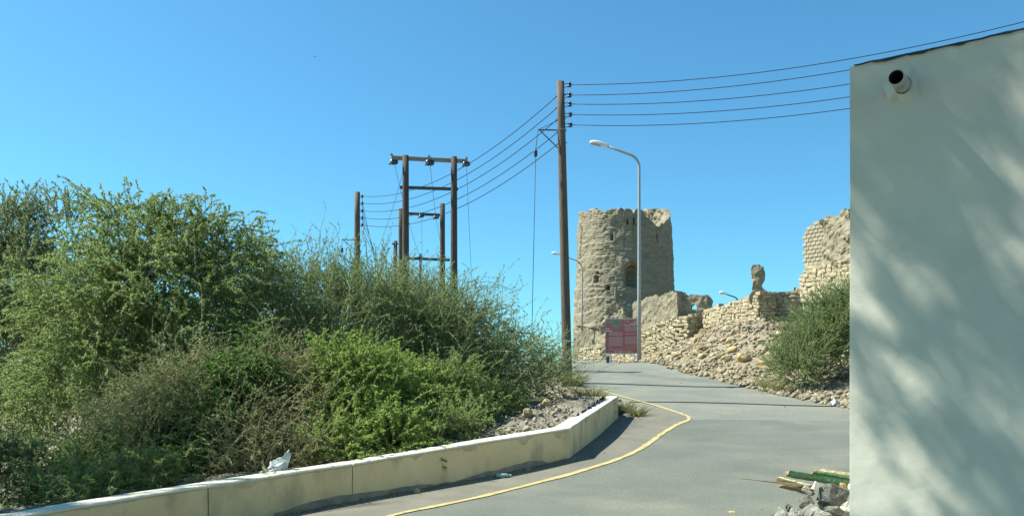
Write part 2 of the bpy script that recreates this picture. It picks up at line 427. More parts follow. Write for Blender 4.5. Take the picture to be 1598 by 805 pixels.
nr = np.c_[-tn[:, 1], tn[:, 0]]
w = .052 + .012 * fbm(np.c_[np.arange(260) * .31, np.zeros(260), np.zeros(260)], 2, 8)
P = np.stack([np.c_[YL - nr * w[:, None], np.zeros(260)], np.c_[YL, np.zeros(260)], np.c_[YL + nr * w[:, None], np.zeros(260)]], 1)
P[..., 2] = H(P[..., 0], P[..., 1]) + .030
grid('edge_line', P, M['paint'], road)

# dusty strip between the low wall and the line
kc = int(np.argmax(YL[:, 0] + YL[:, 1] * .2))
inner = YL[:kc + 1]
inner = inner[np.linspace(0, len(inner) - 1, 90).astype(int)]
wl_pts = np.array([WLEFT + (0.05, -.05), BEND + (.05, -.05), WEND + (.08, 0)])
wb = smooth_line(wl_pts, 90)
P = np.zeros((90, 12, 3)); tt = np.linspace(0, 1, 12)
jit = 1 + .05 * fbm(np.c_[np.arange(90) * .5, np.zeros(90), np.zeros(90)], 2, 2)
for k in range(90):
    P[k, :, :2] = wb[k] + (inner[k] - wb[k]) * (tt[:, None] * min(jit[k], 1.0))
P[..., 2] = H(P[..., 0], P[..., 1]) + .025
tag(grid('shoulder', P, M['shoulder']), 'dusty paved strip between low wall and yellow line', kind='structure')

# ------------------------------------------------------------------ low cream wall
def low_wall():
    top = np.array([(-12, -.1), (-5.04, .275), (-3.6, .415), (-2.17, .535), (1.01, .855), (2.68, 1.315)])
    t = thing('boundary_wall', 'low cream painted boundary wall bending along the roadside', 'wall', (*BEND, h1(*BEND)))
    off = np.array(t.location)
    th = .29
    n_l = np.array([WDIR[1], -WDIR[0]])            # back side of left leg
    d_r = (WEND - BEND) / np.linalg.norm(WEND - BEND); n_r = np.array([-d_r[1], d_r[0]])
    if n_l @ np.array([-1, 1]) < 0: n_l = -n_l
    if n_r @ np.array([-1, 0]) < 0: n_r = -n_r
    mit = n_l + n_r; mit = mit / (mit @ n_l)
    def zt(p): return float(np.interp(p[0], top[:, 0], top[:, 1]))
    def piece(name, m, a, b, na, nb, z_lo, z_hi, front, back, n=14):
        """solid from a to b; na, nb = offset directions to the back; rounded a little by noise"""
        rows = []
        for k in range(n + 1):
            u = k / n; p = a + (b - a) * u; nn = na + (nb - na) * u
            z0, z1 = z_lo(p), z_hi(p)
            f, bk = p - nn * front, p + nn * back
            prof = [(f, z0), (f, z0 + (z1 - z0) * .33), (f, z0 + (z1 - z0) * .66), (f, z1 - .012), (f + nn * .012, z1), (f + nn * (front + back) * .5, z1 + .003), (bk - nn * .012, z1), (bk, z1 - .012), (bk, z0)]
            rows.append([(*q, z) for q, z in prof])
        P = np.array(rows); q = P.reshape(-1, 3)
        q += (np.stack([hash_noise(q * 3.1, 1), hash_noise(q * 3.1, 2), hash_noise(q * 2.3, 3)], -1)) * np.array([.006, .006, .007])
        q -= off
        r, c = n + 1, P.shape[1]
        i = np.arange(r * c).reshape(r, c)
        f = [tuple(x) for x in np.stack([i[:-1, :-1], i[1:, :-1], i[1:, 1:], i[:-1, 1:]], -1).reshape(-1, 4)]
        f += [tuple(i[0]), tuple(i[-1][::-1])]
        f += [(i[k, 0], i[k, -1], i[k + 1, -1], i[k + 1, 0]) for k in range(n)]
        return link(name, mesh_np(name, q, f, False), m, t)
    joints = [WLEFT, BEND + WDIR * 8.6, None, None, BEND]
    joints[2] = BEND + WDIR * (np.linalg.norm(np.array([-3.6, 9.5]) - BEND))
    joints[3] = BEND + WDIR * (np.linalg.norm(np.array([-2.17, 10.9]) - BEND))
    g = .007
    segs = []
    for a, b in zip(joints[:-1], joints[1:]):
        d = (b - a) / np.linalg.norm(b - a)
        last = b is BEND
        segs.append((a + d * g, b - (0 if last else d * g), n_l, mit if last else n_l))
    mid = BEND + d_r * 4.75
    segs.append((BEND + d_r * .016, mid - d_r * g, mit, n_r)); segs.append((mid + d_r * g, WEND, n_r, n_r))
    lo = lambda p: h1(p[0], p[1]) - .25
    for a, b, na, nb in segs:
        piece('panel', M['cream'], a, b, na, nb, lo, lambda p: zt(p) - .034, 0, th)
        piece('coping', M['cream_top'], a, b, na, nb, lambda p: zt(p) - .0325, zt, .008, th + .008)
    piece('core', M['stain'], WLEFT, BEND, n_l * 1, mit, lo, lambda p: zt(p) - .05, -.05, th - .05)
    piece('core', M['stain'], BEND, WEND - d_r * .05, mit, n_r, lo, lambda p: zt(p) - .05, -.05, th - .05)
    # ragged band of damp, crumbling render at the foot
    def skirt(a, b, nn, s0, s1, amp, seed):
        L = np.linalg.norm(b - a); n = int(L / .06); d = (b - a) / L
        P = np.zeros((n, 3, 3))
        for k in range(n):
            s = k / (n - 1); p = a + d * L * s
            hh = max(.015, .03 + amp * (fbm(np.array([[s * L * 1.1, seed, 0]]), 4, seed)[0] * .8 + .35))
            z = h1(*p)
            f = p - nn * .0065
            P[k, 0] = (*(p - nn * .02), z - .02); P[k, 1] = (*f, z + hh * .6); P[k, 2] = (*(p - nn * .0045), z + hh)
        return grid('damp_patch', P - off, M['stain'], t, smooth=False)
    def drip(a, b, nn, amp, seed):
        L = np.linalg.norm(b - a); n = int(L / .03); d = (b - a) / L; P = np.zeros((n, 3, 3))
        for k in range(n):
            p = a + d * L * k / (n - 1); s = L * k / (n - 1)
            hh = max(.004, amp * (fbm(np.array([[s * 2.3, seed, 0]]), 5, seed)[0] * 1.5 - .45) + .012 * fbm(np.array([[s * 14, seed, 3]]), 3, seed)[0]); z = zt(p) - .036
            f = p - nn * .0085
            P[k] = [(*f, z), (*f, z - hh * .5), (*(p - nn * .0060), z - hh)]
        return grid('dirt_streak', P - off, M['grime'], t, smooth=False)
    drip(BEND + WDIR * 12, BEND + WDIR * .05, n_l, .10, 21); drip(BEND + d_r * .05, WEND - d_r * .05, n_r, .07, 23)
    a = BEND + WDIR * 5.6
    skirt(a, BEND + WDIR * .5, n_l, 0, 1, .10, 11)
    skirt(BEND + WDIR * 9.5, BEND + WDIR * 5.8, n_l, 0, 1, .06, 13)
low_wall()

# ------------------------------------------------------------------ white building at the right
def white_building():
    a = R(35); c0 = np.array([2.53, 6.0]); u = np.array([math.cos(a), -math.sin(a)]); v = np.array([math.sin(a), math.cos(a)])
    zt = 3.975
    t = thing('house', 'white plastered flat-roofed house corner in dappled tree shade, filling the right edge', 'house', (*c0, 0))
    def loop(ins, n=70):
        L, D = 5.6, 4.6
        p = [c0 + u * (ins + s) + v * ins for s in np.linspace(.002, 1.9, n)] + [c0 + u * (L - ins) + v * ins, c0 + u * (L - ins) + v * (D - ins), c0 + u * ins + v * (D - ins)]
        p += [c0 + u * ins + v * (ins + .002)]
        return np.array(p)
    lp = loop(0); n = len(lp)
    zs = np.concatenate([np.linspace(-.15, zt - .02, 90), [zt]])
    V = np.zeros((len(zs), n, 3))
    for k, z in enumerate(zs):
        V[k, :, :2] = lp; V[k, :, 2] = z
    q = V.reshape(-1, 3)
    dn = .006 * fbm(q * 1.6, 3, 21) + .0015 * hash_noise(q * 14, 4)
    q[:, :2] -= v * dn[:, None]
    sdist = (V[..., :2] - c0) @ u
    edge = fbm(np.c_[sdist[-1] * 14, np.zeros(n), np.zeros(n)], 3, 6) * .0035
    V[-1, :, 2] += edge; V[-2, :, 2] += edge
    ins = loop(.18)
    top_in = np.c_[ins, V[-1, :, 2] - .004]; low_in = np.c_[ins, np.full(n, zt - .25)]
    A = np.concatenate([V, top_in[None], low_in[None]], 0)
    A = A - np.array([*c0, 0])
    r = A.shape[0]; i = np.arange(r * n).reshape(r, n); i2 = np.roll(i, -1, 1)
    f = [tuple(x) for x in np.stack([i[:-1], i2[:-1], i2[1:], i[1:]], -1).reshape(-1, 4)]
    wall = link('wall', mesh_np('wall', A.reshape(-1, 3), f), M['plaster'], t)
    roof = MB(); roof.add(np.c_[ins - c0, np.full(n, zt - .2)], [tuple(range(n))]); roof.build('roof', M['bitumen'], t)
    # thin black waterproofing lying over the parapet, its torn edge just visible
    P = np.zeros((69, 4, 3))
    for k in range(69):
        s = .03 + k * .0275; p = u * s
        z = float(np.interp(s, sdist[-1][:70], V[-1, :70, 2]))
        lip = .004 + .012 * max(0, fbm(np.array([[s * 11, 3, 0]]), 4, 9)[0] + .1)
        if s < .18: lip *= s / .18
        P[k] = [(*(p - v * .008), z - lip + .004), (*(p - v * .008), z + .010), (*(p + v * .04), z + .014), (*(p + v * .17), z + .011)]
    grid('waterproofing', P, M['bitumen'], t)
    # drain pipe: hollow, slightly drooping
    pb = at(1413, 140, 5.86)
    s0 = ((pb[:2] - c0) @ u)
    base = np.array([*(u * s0), pb[2]]); ax = np.array([*(-v), -.10]); ax /= np.linalg.norm(ax)
    def ring(p, r):
        b1 = np.cross(ax, (0, 0, 1.)); b1 /= np.linalg.norm(b1); b2 = np.cross(ax, b1)
        th = np.arange(28) * 2 * math.pi / 28
        return p + r * (np.cos(th)[:, None] * b1 + np.sin(th)[:, None] * b2)
    L = .30
    rings = [ring(base - ax * .05, .053), ring(base + ax * L * .5, .053), ring(base + ax * L, .052), ring(base + ax * L, .047)]
    m = MB(); m.add(np.concatenate(rings), [(k * 28 + j, k * 28 + (j + 1) % 28, (k + 1) * 28 + (j + 1) % 28, (k + 1) * 28 + j) for k in range(3) for j in range(28)])
    pipe = m.build('drain_pipe', M['pvc'], t, smooth=True)
    rings = [ring(base + ax * L * .999, .0469), ring(base + ax * .02, .0469)]
    m = MB(); m.add(np.concatenate(rings), [(j, (j + 1) % 28, 28 + (j + 1) % 28, 28 + j) for j in range(28)] + [tuple(28 + j for j in range(28))])
    m.build('pipe_bore', M['pvc_in'], pipe, smooth=True)
    # rough mortar collar round the pipe
    th = np.linspace(0, 2 * math.pi, 33)[:-1]; m = MB(); V2 = []
    for rr, off in ((.056, .022), (.085, .012), (.11, -.004)):
        for tt in th:
            k = rr * (1 + .18 * math.sin(tt * 3 + rr * 40) + .1 * math.sin(tt * 7)) if rr > .06 else rr
            V2.append(base + np.array([*(u * k * math.cos(tt)), k * math.sin(tt) * 1.15]) + np.array([*(-v * off), 0]))
    m.add(V2, [(k * 32 + j, k * 32 + (j + 1) % 32, (k + 1) * 32 + (j + 1) % 32, (k + 1) * 32 + j) for k in range(2) for j in range(32)])
    m.build('mortar_collar', M['plaster'], t, smooth=True)
white_building()

# ------------------------------------------------------------------ fort: round tower
def tower():
    C = np.array([8.14, 58.0]); to = -C / np.linalg.norm(C); rt = np.array([-to[1], to[0]]); rt = rt if rt[0] > 0 else -rt
    t = thing('round_tower', 'ruined round mud-brick watchtower with ragged top and arched window', 'tower', (*C, 2.6))
    NT, NZ = 460, 230
    th = np.linspace(-math.pi, math.pi, NT, endpoint=False)
    yk = [(-75, 331), (-70, 330), (-62, 329), (-52, 326), (-40, 326.5), (-29, 328), (-24, 326), (-19, 324.5), (-12, 324), (-8, 331), (-4, 333), (-1, 331), (1, 325.5), (7, 324.5), (11, 326), (13.5, 333), (15, 331), (17, 326), (24, 326), (29, 328), (31, 333), (33, 338), (36, 341), (41, 344), (46, 350), (50, 354), (55, 354), (58, 349), (61, 350), (65, 346), (70, 342), (74, 338), (75, 335)]
    yk = np.array(yk, float)
    u = np.sin(th) * 75
    front = np.cos(th) > -.05
    dz_f = 58 - 3.4 * np.cos(th)
    ytop = np.where(front, np.interp(u, yk[:, 0], yk[:, 1]), 331 + 2.5 * np.sin(th * 9) + 2 * np.sin(th * 23))
    # far right merlons stand taller, with a gap
    far = (~front) & (np.sin(th) > 0)
    ytop = np.where(far, 330 + 3 * (np.sin(th * 17) > .3) + 1.5 * np.sin(th * 31), ytop)
    ytop = ytop + 1.0 * fbm(np.c_[th * 14, th * 0, th * 0], 2, 31)
    ztop = EYE + (HZ - ytop) / F * dz_f
    zb = 2.3
    k = np.linspace(0, 1, NZ)
    Z = zb + (ztop[None, :] - zb) * k[:, None]
    T = np.repeat(th[None], NZ, 0)
    px = np.sin(T) * 75 + 974
    py = HZ - (Z - EYE) * F / (58 - 3.4 * np.cos(T))
    Rr = np.interp(Z, [2.3, 6, 8.5, 12.5, 14.5], [3.66, 3.58, 3.50, 3.36, 3.27])
    q = np.stack([np.cos(T) * 3.4, np.sin(T) * 3.4, Z], -1).reshape(-1, 3)
    warp = (fbm(q * .7, 2, 40) * .10).reshape(T.shape)
    zc = (Z + warp) / .165
    course = np.abs((zc % 1) - .5) * 2                      # 0 at mid course, 1 in the joint
    strong = np.clip(.55 + .6 * fbm(q * .5, 2, 44).reshape(T.shape), .1, 1.2)
    d = -.060 * strong * np.clip(course - .45, 0, 1) / .55
    d += .028 * hash_noise(np.c_[q[:, 0] * 4.5, q[:, 1] * 4.5, np.floor(zc).ravel() * 3.7], 46).reshape(T.shape)
    d += .055 * fbm(q * .8, 3, 41).reshape(T.shape) + .03 * fbm(q * 6, 3, 42).reshape(T.shape)
    big = ((Z + warp * 1.6) / .95) % 1
    d += .06 * big * (px < 960)                               # eroded lifts on the sunny side
    step = lambda a, b, x: np.clip((x - a) / (b - a), 0, 1)
    d += .05 * step(403, 405, py + .04 * (px - 1000)) * (px > 960)   # ledge on the right side
    d += .06 * step(449, 451, py) * (px < 962)
    d -= .10 * np.clip((px - 953 + .12 * (py - 350)) / 5, 0, 1) * np.clip((990 - px) / 22, 0, 1) * np.clip((368 - py) / 10, 0, 1) * np.clip((py - 334) / 6, 0, 1)
    d += -.12 * ((np.abs(px - 906.5 - .03 * (380 - py)) < 1.2) & (py > 352) & (py < 405))
    # openings: pushed in deep
    def arch(cx, y0, y1, hw, point=.7):
        top = y0 + np.abs(px - cx) / hw * hw * point
        return (np.abs(px - cx) < hw) & (py > top) & (py < y1)
    fr = np.cos(T) > 0
    deep = np.zeros(T.shape)
    deep = np.where(fr & arch(984, 408, 449, 11, .55), .16, deep)
    deep = np.where(fr & arch(985, 413, 446, 8, .5), .80, deep)
    for (cx, y0, y1, hw) in ((933, 429, 440, 3.2), (950.5, 445, 453, 2.6), (935, 423, 427, 2.2), (955.2, 364, 375, 1.6), (1023.5, 366, 379, 1.2), (978.5, 341, 350, 1.0), (989, 341, 351, 1.2), (945, 355, 358, 1.5)):
        deep = np.where(fr & arch(cx, y0, y1, hw, .4), .55, deep)
    Rr = Rr + d * (deep < .3) - deep
    base = np.array([*C, 2.6])
    def place(T, Rr, Z):
        xy = C + Rr[..., None] * (np.cos(T)[..., None] * to + np.sin(T)[..., None] * rt)
        return np.concatenate([xy, Z[..., None]], -1) - base
    P = place(T, Rr, Z); P = np.concatenate([P, P[:, :1]], 1)
    grid('wall', P, M['mudtower'], t, smooth=False)
    # inner face and broken wall head
    NI = 50; ki = np.linspace(0, 1, NI)
    Zi = ztop[None] - (ztop[None] - 9.5) * ki[:, None]; Ti = np.repeat(th[None], NI, 0)
    qi = np.stack([np.cos(Ti) * 2.7, np.sin(Ti) * 2.7, Zi], -1).reshape(-1, 3)
    Ri = 2.72 + .16 * fbm(qi * 1.6, 3, 51).reshape(Ti.shape) + .12 * fbm(qi * 4, 3, 52).reshape(Ti.shape) + .05 * np.sin(Zi / .19 * 6.28)
    Pi = place(Ti, Ri, Zi)
    mid = place(th[None], (Ri[0] + Rr[-1])[None] / 2, (ztop + .05 + .05 * fbm(np.c_[th * 30, th * 0, th * 0], 2, 8))[None])
    outer = place(th[None], Rr[-1][None], ztop[None])
    A = np.concatenate([outer, mid, Pi], 0); A = np.concatenate([A, A[:, :1]], 1)
    grid('inner_wall', A, M['mudtower'], t, smooth=False)
    fl = MB(); fl.lathe([(2.9, 9.4), (2.9, 9.7)], (0, 0, -2.6), 24); fl.build('floor_fill', M['mud'], t)
tower()

# ------------------------------------------------------------------ ragged mud slabs
def slab(name, parent, A, B, z0, z1, thick, inside, cell, m, disp=.07, seed=1, off=(0, 0, 0), freq=1.6):
    """upright slab between plan points A and B; inside(s, z) keeps a cell (s metres along, z height)"""
    A, B = np.array(A[:2], float), np.array(B[:2], float)
    L = np.linalg.norm(B - A); d = (B - A) / L; nn = np.array([-d[1], d[0]])
    nx, nz = max(2, int(L / cell)), max(2, int((z1 - z0) / cell)); nt = max(1, int(thick / (cell * 1.6)))
    sx = (np.arange(nx) + .5) * L / nx; sz = z0 + (np.arange(nz) + .5) * (z1 - z0) / nz
    SX, SZ = np.meshgrid(sx, sz, indexing='ij')
    keep = np.zeros((nx + 2, nz + 2), bool); keep[1:-1, 1:-1] = inside(SX, SZ)
    vid, V, Fc = {}, [], []
    def vert(i, k, j):
        key = (i, k, j)
        if key not in vid:
            vid[key] = len(V)
            p = A + d * L * i / nx + nn * thick * (j / nt - .5)
            V.append((p[0], p[1], z0 + (z1 - z0) * k / nz))
        return vid[key]
    for i in range(nx):
        for k in range(nz):
            if not keep[i + 1, k + 1]: continue
            Fc.append((vert(i, k, 0), vert(i + 1, k, 0), vert(i + 1, k + 1, 0), vert(i, k + 1, 0)))
            Fc.append((vert(i, k, nt), vert(i, k + 1, nt), vert(i + 1, k + 1, nt), vert(i + 1, k, nt)))
            for j in range(nt):
                if not keep[i, k + 1]: Fc.append((vert(i, k, j), vert(i, k + 1, j), vert(i, k + 1, j + 1), vert(i, k, j + 1)))
                if not keep[i + 2, k + 1]: Fc.append((vert(i + 1, k, j), vert(i + 1, k, j + 1), vert(i + 1, k + 1, j + 1), vert(i + 1, k + 1, j)))
                if not keep[i + 1, k]: Fc.append((vert(i, k, j), vert(i, k, j + 1), vert(i + 1, k, j + 1), vert(i + 1, k, j)))
                if not keep[i + 1, k + 2]: Fc.append((vert(i, k + 1, j), vert(i + 1, k + 1, j), vert(i + 1, k + 1, j + 1), vert(i, k + 1, j + 1)))
    V = np.array(V)
    V = V + np.stack([fbm(V * freq + 3, 3, seed), fbm(V * freq + 30, 3, seed + 7), .6 * fbm(V * freq + 60, 3, seed + 13)], -1) * disp
    V = V + np.stack([hash_noise(V * 6 + 3, seed), hash_noise(V * 6 + 30, seed + 1), .5 * hash_noise(V * 6 + 9, seed + 2)], -1) * disp * .55
    return link(name, mesh_np(name, V - np.array(off), Fc, False), m, parent)

# ------------------------------------------------------------------ dry-stone walls, every stone its own piece
def stone_mesh(seed, blocky=.55, n=1):
    bm = bmesh.new(); bmesh.ops.create_cube(bm, size=1.0)
    bmesh.ops.subdivide_edges(bm, edges=bm.edges[:], cuts=n, use_grid_fill=True)
    rg = np.random.default_rng(seed)
    sh = rg.uniform(-9, 9, 3)
    for v in bm.verts:
        p = np.array(v.co); r = np.linalg.norm(p) + 1e-9
        q = p * (1 - (1 - blocky) * (1 - .5 / r) * .9) if r > .5 else p
        q = q * (1 + .20 * hash_noise((p * 2.2 + sh)[None], seed)[0])
        q[:2] += p[2] * rg.uniform(-.03, .03, 2)
        v.co = q
    me = bpy.data.meshes.new('stone'); bm.to_mesh(me); bm.free()
    return me
STONES = [stone_mesh(100 + k) for k in range(10)]
for s_ in STONES: s_.materials.append(M['stone'])

def stone_wall(label, A, B, zb, zt, row=.19, ln=(.22, .46), thick=.8, seed=1, inside=None, end_b=None, face_cut=None):
    """A, B plan points, zb/zt functions of metres along; the visible face is on the right hand going A to B reversed (towards the road)"""
    rg = np.random.default_rng(seed)
    A, B = np.array(A, float), np.array(B, float); L = np.linalg.norm(B - A); d = (B - A) / L
    nn = np.array([d[1], -d[0]])
    if nn @ (np.array([0, 20.]) - (A + B) / 2) < 0: nn = -nn               # face towards the road
    t = thing('stone_wall', label, 'wall', (*A, zb(0)))
    off = np.array(t.location)
    slab('core', t, A - nn * thick * .5 - nn * .07, B - nn * thick * .5 - nn * .07, min(zb(0), zb(L)) - .5, max(zt(0), zt(L), zt(L / 2)) + .1, thick - .10,
         lambda s, z: (z < np.vectorize(zt)(s) - .08) & (z > np.vectorize(zb)(s) - .5), .2, M['mud'], .03, seed, off)
    rows = int(max(zt(s) - zb(s) for s in np.linspace(0, L, 12)) / row) + 2
    ang = math.atan2(d[1], d[0]); cnt = 0
    def put(p, z, length, a, dep):
        me = STONES[rg.integers(len(STONES))]
        o = link('stone', me, None, t, (p[0] - off[0], p[1] - off[1], z - off[2]), (rg.normal(0, .06), rg.normal(0, .07) , a + rg.normal(0, .10)),
                 (length * 1.10, dep, row * rg.uniform(.98, 1.28)))
    for r in range(rows):
        s = rg.uniform(-.1, .1)
        while s < L:
            ls = rg.uniform(*ln); c = s + ls / 2; s += ls * .98
            if c > L: break
            slope = (zb(min(L, c + .4)) - zb(max(0, c - .4)))
            z = zb(c) - .06 + (r + .5) * row
            if z > zt(c) - row * .25 + rg.uniform(-.05, .03): continue
            p = A + d * c - nn * (.10 + rg.uniform(-.035, .035))
            put(p, z + rg.uniform(-.015, .015), ls, ang, .34)
        if end_b:                                                            # the end that faces the camera
            s = 0.05
            while s < end_b:
                ls = rg.uniform(ln[0], ln[1] * .8); z = zb(L) - .06 + (r + .5) * row
                if z < zt(L) - row * .2:
                    put(B - nn * (.25 + s) - d * (.08 + rg.uniform(-.06, .06)), z, ls, ang + math.pi / 2, .34)
                s += ls
    return t

lin = lambda pts: (lambda s: float(np.interp(s, [p[0] for p in pts], [p[1] for p in pts])))
def along(A, B, pts):
    """pts: (px, py) on the wall's face line -> (metres, z)"""
    A, B = np.array(A), np.array(B); out = []
    for px, py in pts:
        k = (px - CX) / F                         # solve A+(B-A)u on ray x = k*y
        den = (B[0] - A[0]) - k * (B[1] - A[1]); uu = (k * A[1] - A[0]) / den
        y = A[1] + (B[1] - A[1]) * uu
        out.append((uu * np.linalg.norm(B - A), EYE + (HZ - py) / F * y))
    return lin(sorted(out))
A0, A1 = (4.62, 55.0), (10.27, 46.5)
stone_wall('long dry-stone wall at the tower foot, behind the red sign', A0, A1, along(A0, A1, [(904, 572), (1003, 566), (1050, 551), (1075, 529)]),
           along(A0, A1, [(904, 545), (945, 529), (1003, 511), (1040, 500), (1075, 489)]), .165, (.25, .46), .9, 3, end_b=.8)
B0, B1 = (11.15, 46.6), (12.80, 41.5)
stone_wall('dry-stone wall under the finger-shaped ruin', B0, B1, along(B0, B1, [(1099, 514), (1140, 507), (1185, 504)]),
           along(B0, B1, [(1099, 482), (1140, 470), (1185, 456)]), .17, (.22, .42), .9, 4, end_b=.7)
D0, D1 = (10.45, 47.0), (11.35, 46.9)
stone_wall('short shaded rubble gap between two stone walls', D0, D1, along(D0, D1, [(1076, 533), (1101, 517)]), along(D0, D1, [(1076, 489), (1101, 485)]), .2, (.2, .4), .6, 5)
E0, E1 = (12.95, 42.6), (15.15, 41.75)
stone_wall('tumbled grey stone wall in the gap beside finger ruin', E0, E1, along(E0, E1, [(1180, 516), (1240, 512)]), along(E0, E1, [(1180, 452), (1205, 456), (1222, 455), (1240, 449), (1252, 444)]), .2, (.22, .46), .8, 6)
C0, C1 = (14.45, 40.15), (16.1, 33.2)
stone_wall('high stone wall under mud-brick ruin behind the bush', C0, C1, along(C0, C1, [(1249, 470), (1325, 470), (1400, 480)]),
           along(C0, C1, [(1249, 430), (1257, 414), (1290, 409), (1325, 404), (1400, 398)]), .20, (.26, .5), .9, 9)

def mud_ruins():
    # mud wall on top of the long stone wall, smooth and lit
    t = thing('mud_wall', 'long weathered mud wall running in front of tower, top sloping', 'wall', (8.1, 50.6, 5)); o = t.location
    a, b = (7.98, 51.3), (10.10, 47.65); L = math.hypot(b[0] - a[0], b[1] - a[1])
    prof = along(a, b, [(994, 473), (1003, 469), (1020, 464), (1040, 460), (1058, 455), (1064, 456)])
    rag = lambda s, sd: .09 * fbm(np.c_[np.ravel(s) * 2.2, np.zeros(np.size(s)), np.zeros(np.size(s))], 3, sd).reshape(np.shape(s))
    slab('wall', t, a, b, 3.2, 7.3, .7, lambda s, z: z < np.vectorize(prof)(s) + rag(s, 3), .085, M['mud'], .06, 61, o, 2.2)
    # end wall facing the camera, in shade, with a small arched hole
    t = thing('mud_wall', 'shaded mud wall end pierced by one small arched hole', 'wall', (10.9, 46.95, 5)); o = t.location
    a, b = (10.30, 47.95), (11.86, 47.35); L = math.hypot(b[0] - a[0], b[1] - a[1])
    sp = lambda s: s / L
    def ins(s, z):
        top = EYE + (HZ - np.interp(s / L, [0, .12, .3, .6, .85, .95, 1], [455, 460, 459, 459, 460, 463, 468])) / F * 47.1 + rag(s, 4) * .6
        hx, hz = .37 * L, EYE + (HZ - 481) / F * 47.1
        hole = (np.abs(s - hx) < .16) & (z > hz) & (z < hz + .33 - ((s - hx) / .16) ** 2 * .16)
        low = EYE + (HZ - np.interp(s / L, [0, .8, 1], [500, 492, 478])) / F * 47.1
        return (z < top) & (z > low) & ~hole
    slab('wall', t, a, b, 5, 7.3, .5, ins, .055, M['mud'], .05, 62, o)
    # mud facing left of the sign with a debris-littered ledge
    t = thing('mud_wall', 'patch of mud facing at tower foot below the small lamp', 'wall', (5.2, 54.5, 4)); o = t.location
    a, b = (4.62, 55.85), (6.75, 53.2)
    pr = along(a, b, [(903, 508), (915, 512), (930, 513), (938, 516), (948, 520)])
    slab('wall', t, a, b, 3.0, 6.2, .7, lambda s, z: z < np.vectorize(pr)(s) + rag(s, 5) * .6, .085, M['mud'], .06, 63, o)
    # rounded lump of fallen mud above the sign
    t = thing('mud_lump', 'rounded remnant of fallen mud wall above the red sign', 'ruin', (7.0, 52.6, 4.6)); o = t.location
    a, b = (6.1, 53.2), (7.75, 52.2); L2 = math.hypot(1.65, 1.0)
    slab('wall', t, a, b, 3.0, 7.2, .9, lambda s, z: z < EYE + (HZ - np.interp(s / L2, [0, .15, .35, .6, .85, 1], [497, 484, 475, 474, 482, 496])) / F * 52.6 + rag(s, 6), .085, M['mud'], .12, 64, o)
    # finger-shaped remnant
    t = thing('mud_finger', 'finger-shaped mud pillar remnant standing alone against the sky', 'ruin', (12.95, 42.3, 6.3)); o = t.location
    cc = at(1184, 440, 42.1)
    a, b = (cc[0] - .42, 42.25), (cc[0] + .48, 42.0)
    def insf(s, z):
        y = HZ - (z - EYE) * F / 42.1; x = CX + (a[0] + s * .97) / 42.1 * F
        l = np.interp(y, [414, 417, 425, 435, 444, 452, 460], [1178, 1175, 1174.5, 1175, 1175.5, 1176, 1172])
        r = np.interp(y, [414, 417, 424, 435, 442, 446, 450, 456, 462], [1186, 1191, 1193, 1193, 1190, 1188, 1191, 1196, 1200])
        return (x > l) & (x < r) & (y > 414.5)
    slab('pillar', t, a, b, 5.9, 8.0, .5, insf, .045, M['mud'], .06, 65, o, 2.4)
    # tall mud-brick ruin: bricks at the left, rough mud at the right
    t = thing('mud_brick_ruin', 'tall mud-brick ruin with brick corner above stone wall', 'ruin', (14.6, 40.1, 7.2)); o = t.location
    a, b = np.array((14.62, 40.0)), np.array((15.05, 38.35)); L = np.linalg.norm(b - a); d = (b - a) / L; nn = np.array([-abs(d[1]), -abs(d[0])])
    topz = along(a, b, [(1256, 358), (1263, 350), (1275, 345), (1290, 342)]); botz = along(a, b, [(1256, 416), (1290, 412)])
    slab('core', t, a - nn * .38, b - nn * .38, 6.9, 9.9, .6, lambda s, z: (z < np.vectorize(topz)(s) - .1) & (z > np.vectorize(botz)(s) - .3), .15, M['mud'], .03, 66, o)
    bk = bmesh.new(); bmesh.ops.create_cube(bk, size=1.0); bmesh.ops.bevel(bk, geom=bk.edges[:], offset=.07, segments=1, affect='EDGES')
    bme = bpy.data.meshes.new('brick'); bk.to_mesh(bme); bk.free(); bme.materials.append(M['brick'])
    rg = np.random.default_rng(5); rh = .196; ang = math.atan2(d[1], d[0])
    for r in range(14):
        s = -.17 if r % 2 else 0.0
        while s < L - .1:
            ls = .36; c = s + ls / 2; z = botz(min(max(c, 0), L)) + (r + .5) * rh
            if z < topz(min(max(c, 0), L)) - rh * .3 and c > -.05:
                p = a + d * c - nn * .10
                link('brick', bme, None, t, (p[0] - o[0], p[1] - o[1], z - o[2]), (rg.normal(0, .02), rg.normal(0, .02), ang + rg.normal(0, .03)), (ls * .95, .28, rh * .86))
            s += ls
    a2, b2 = (15.22, 38.5), (16.35, 33.4); prof = along(a2, b2, [(1284, 341), (1286, 346), (1300, 346), (1309, 340), (1326, 332), (1400, 322)])
    bot2 = along(a2, b2, [(1284, 416), (1326, 408), (1400, 402)])
    slab('rough_wall', t, a2, b2, 6.5, 10.4, .8, lambda s, z: (z < np.vectorize(prof)(s) + rag(s, 8) * .8) & (z > np.vectorize(bot2)(s) - .15), .10, M['mud'], .14, 67, o, 1.9)
mud_ruins()

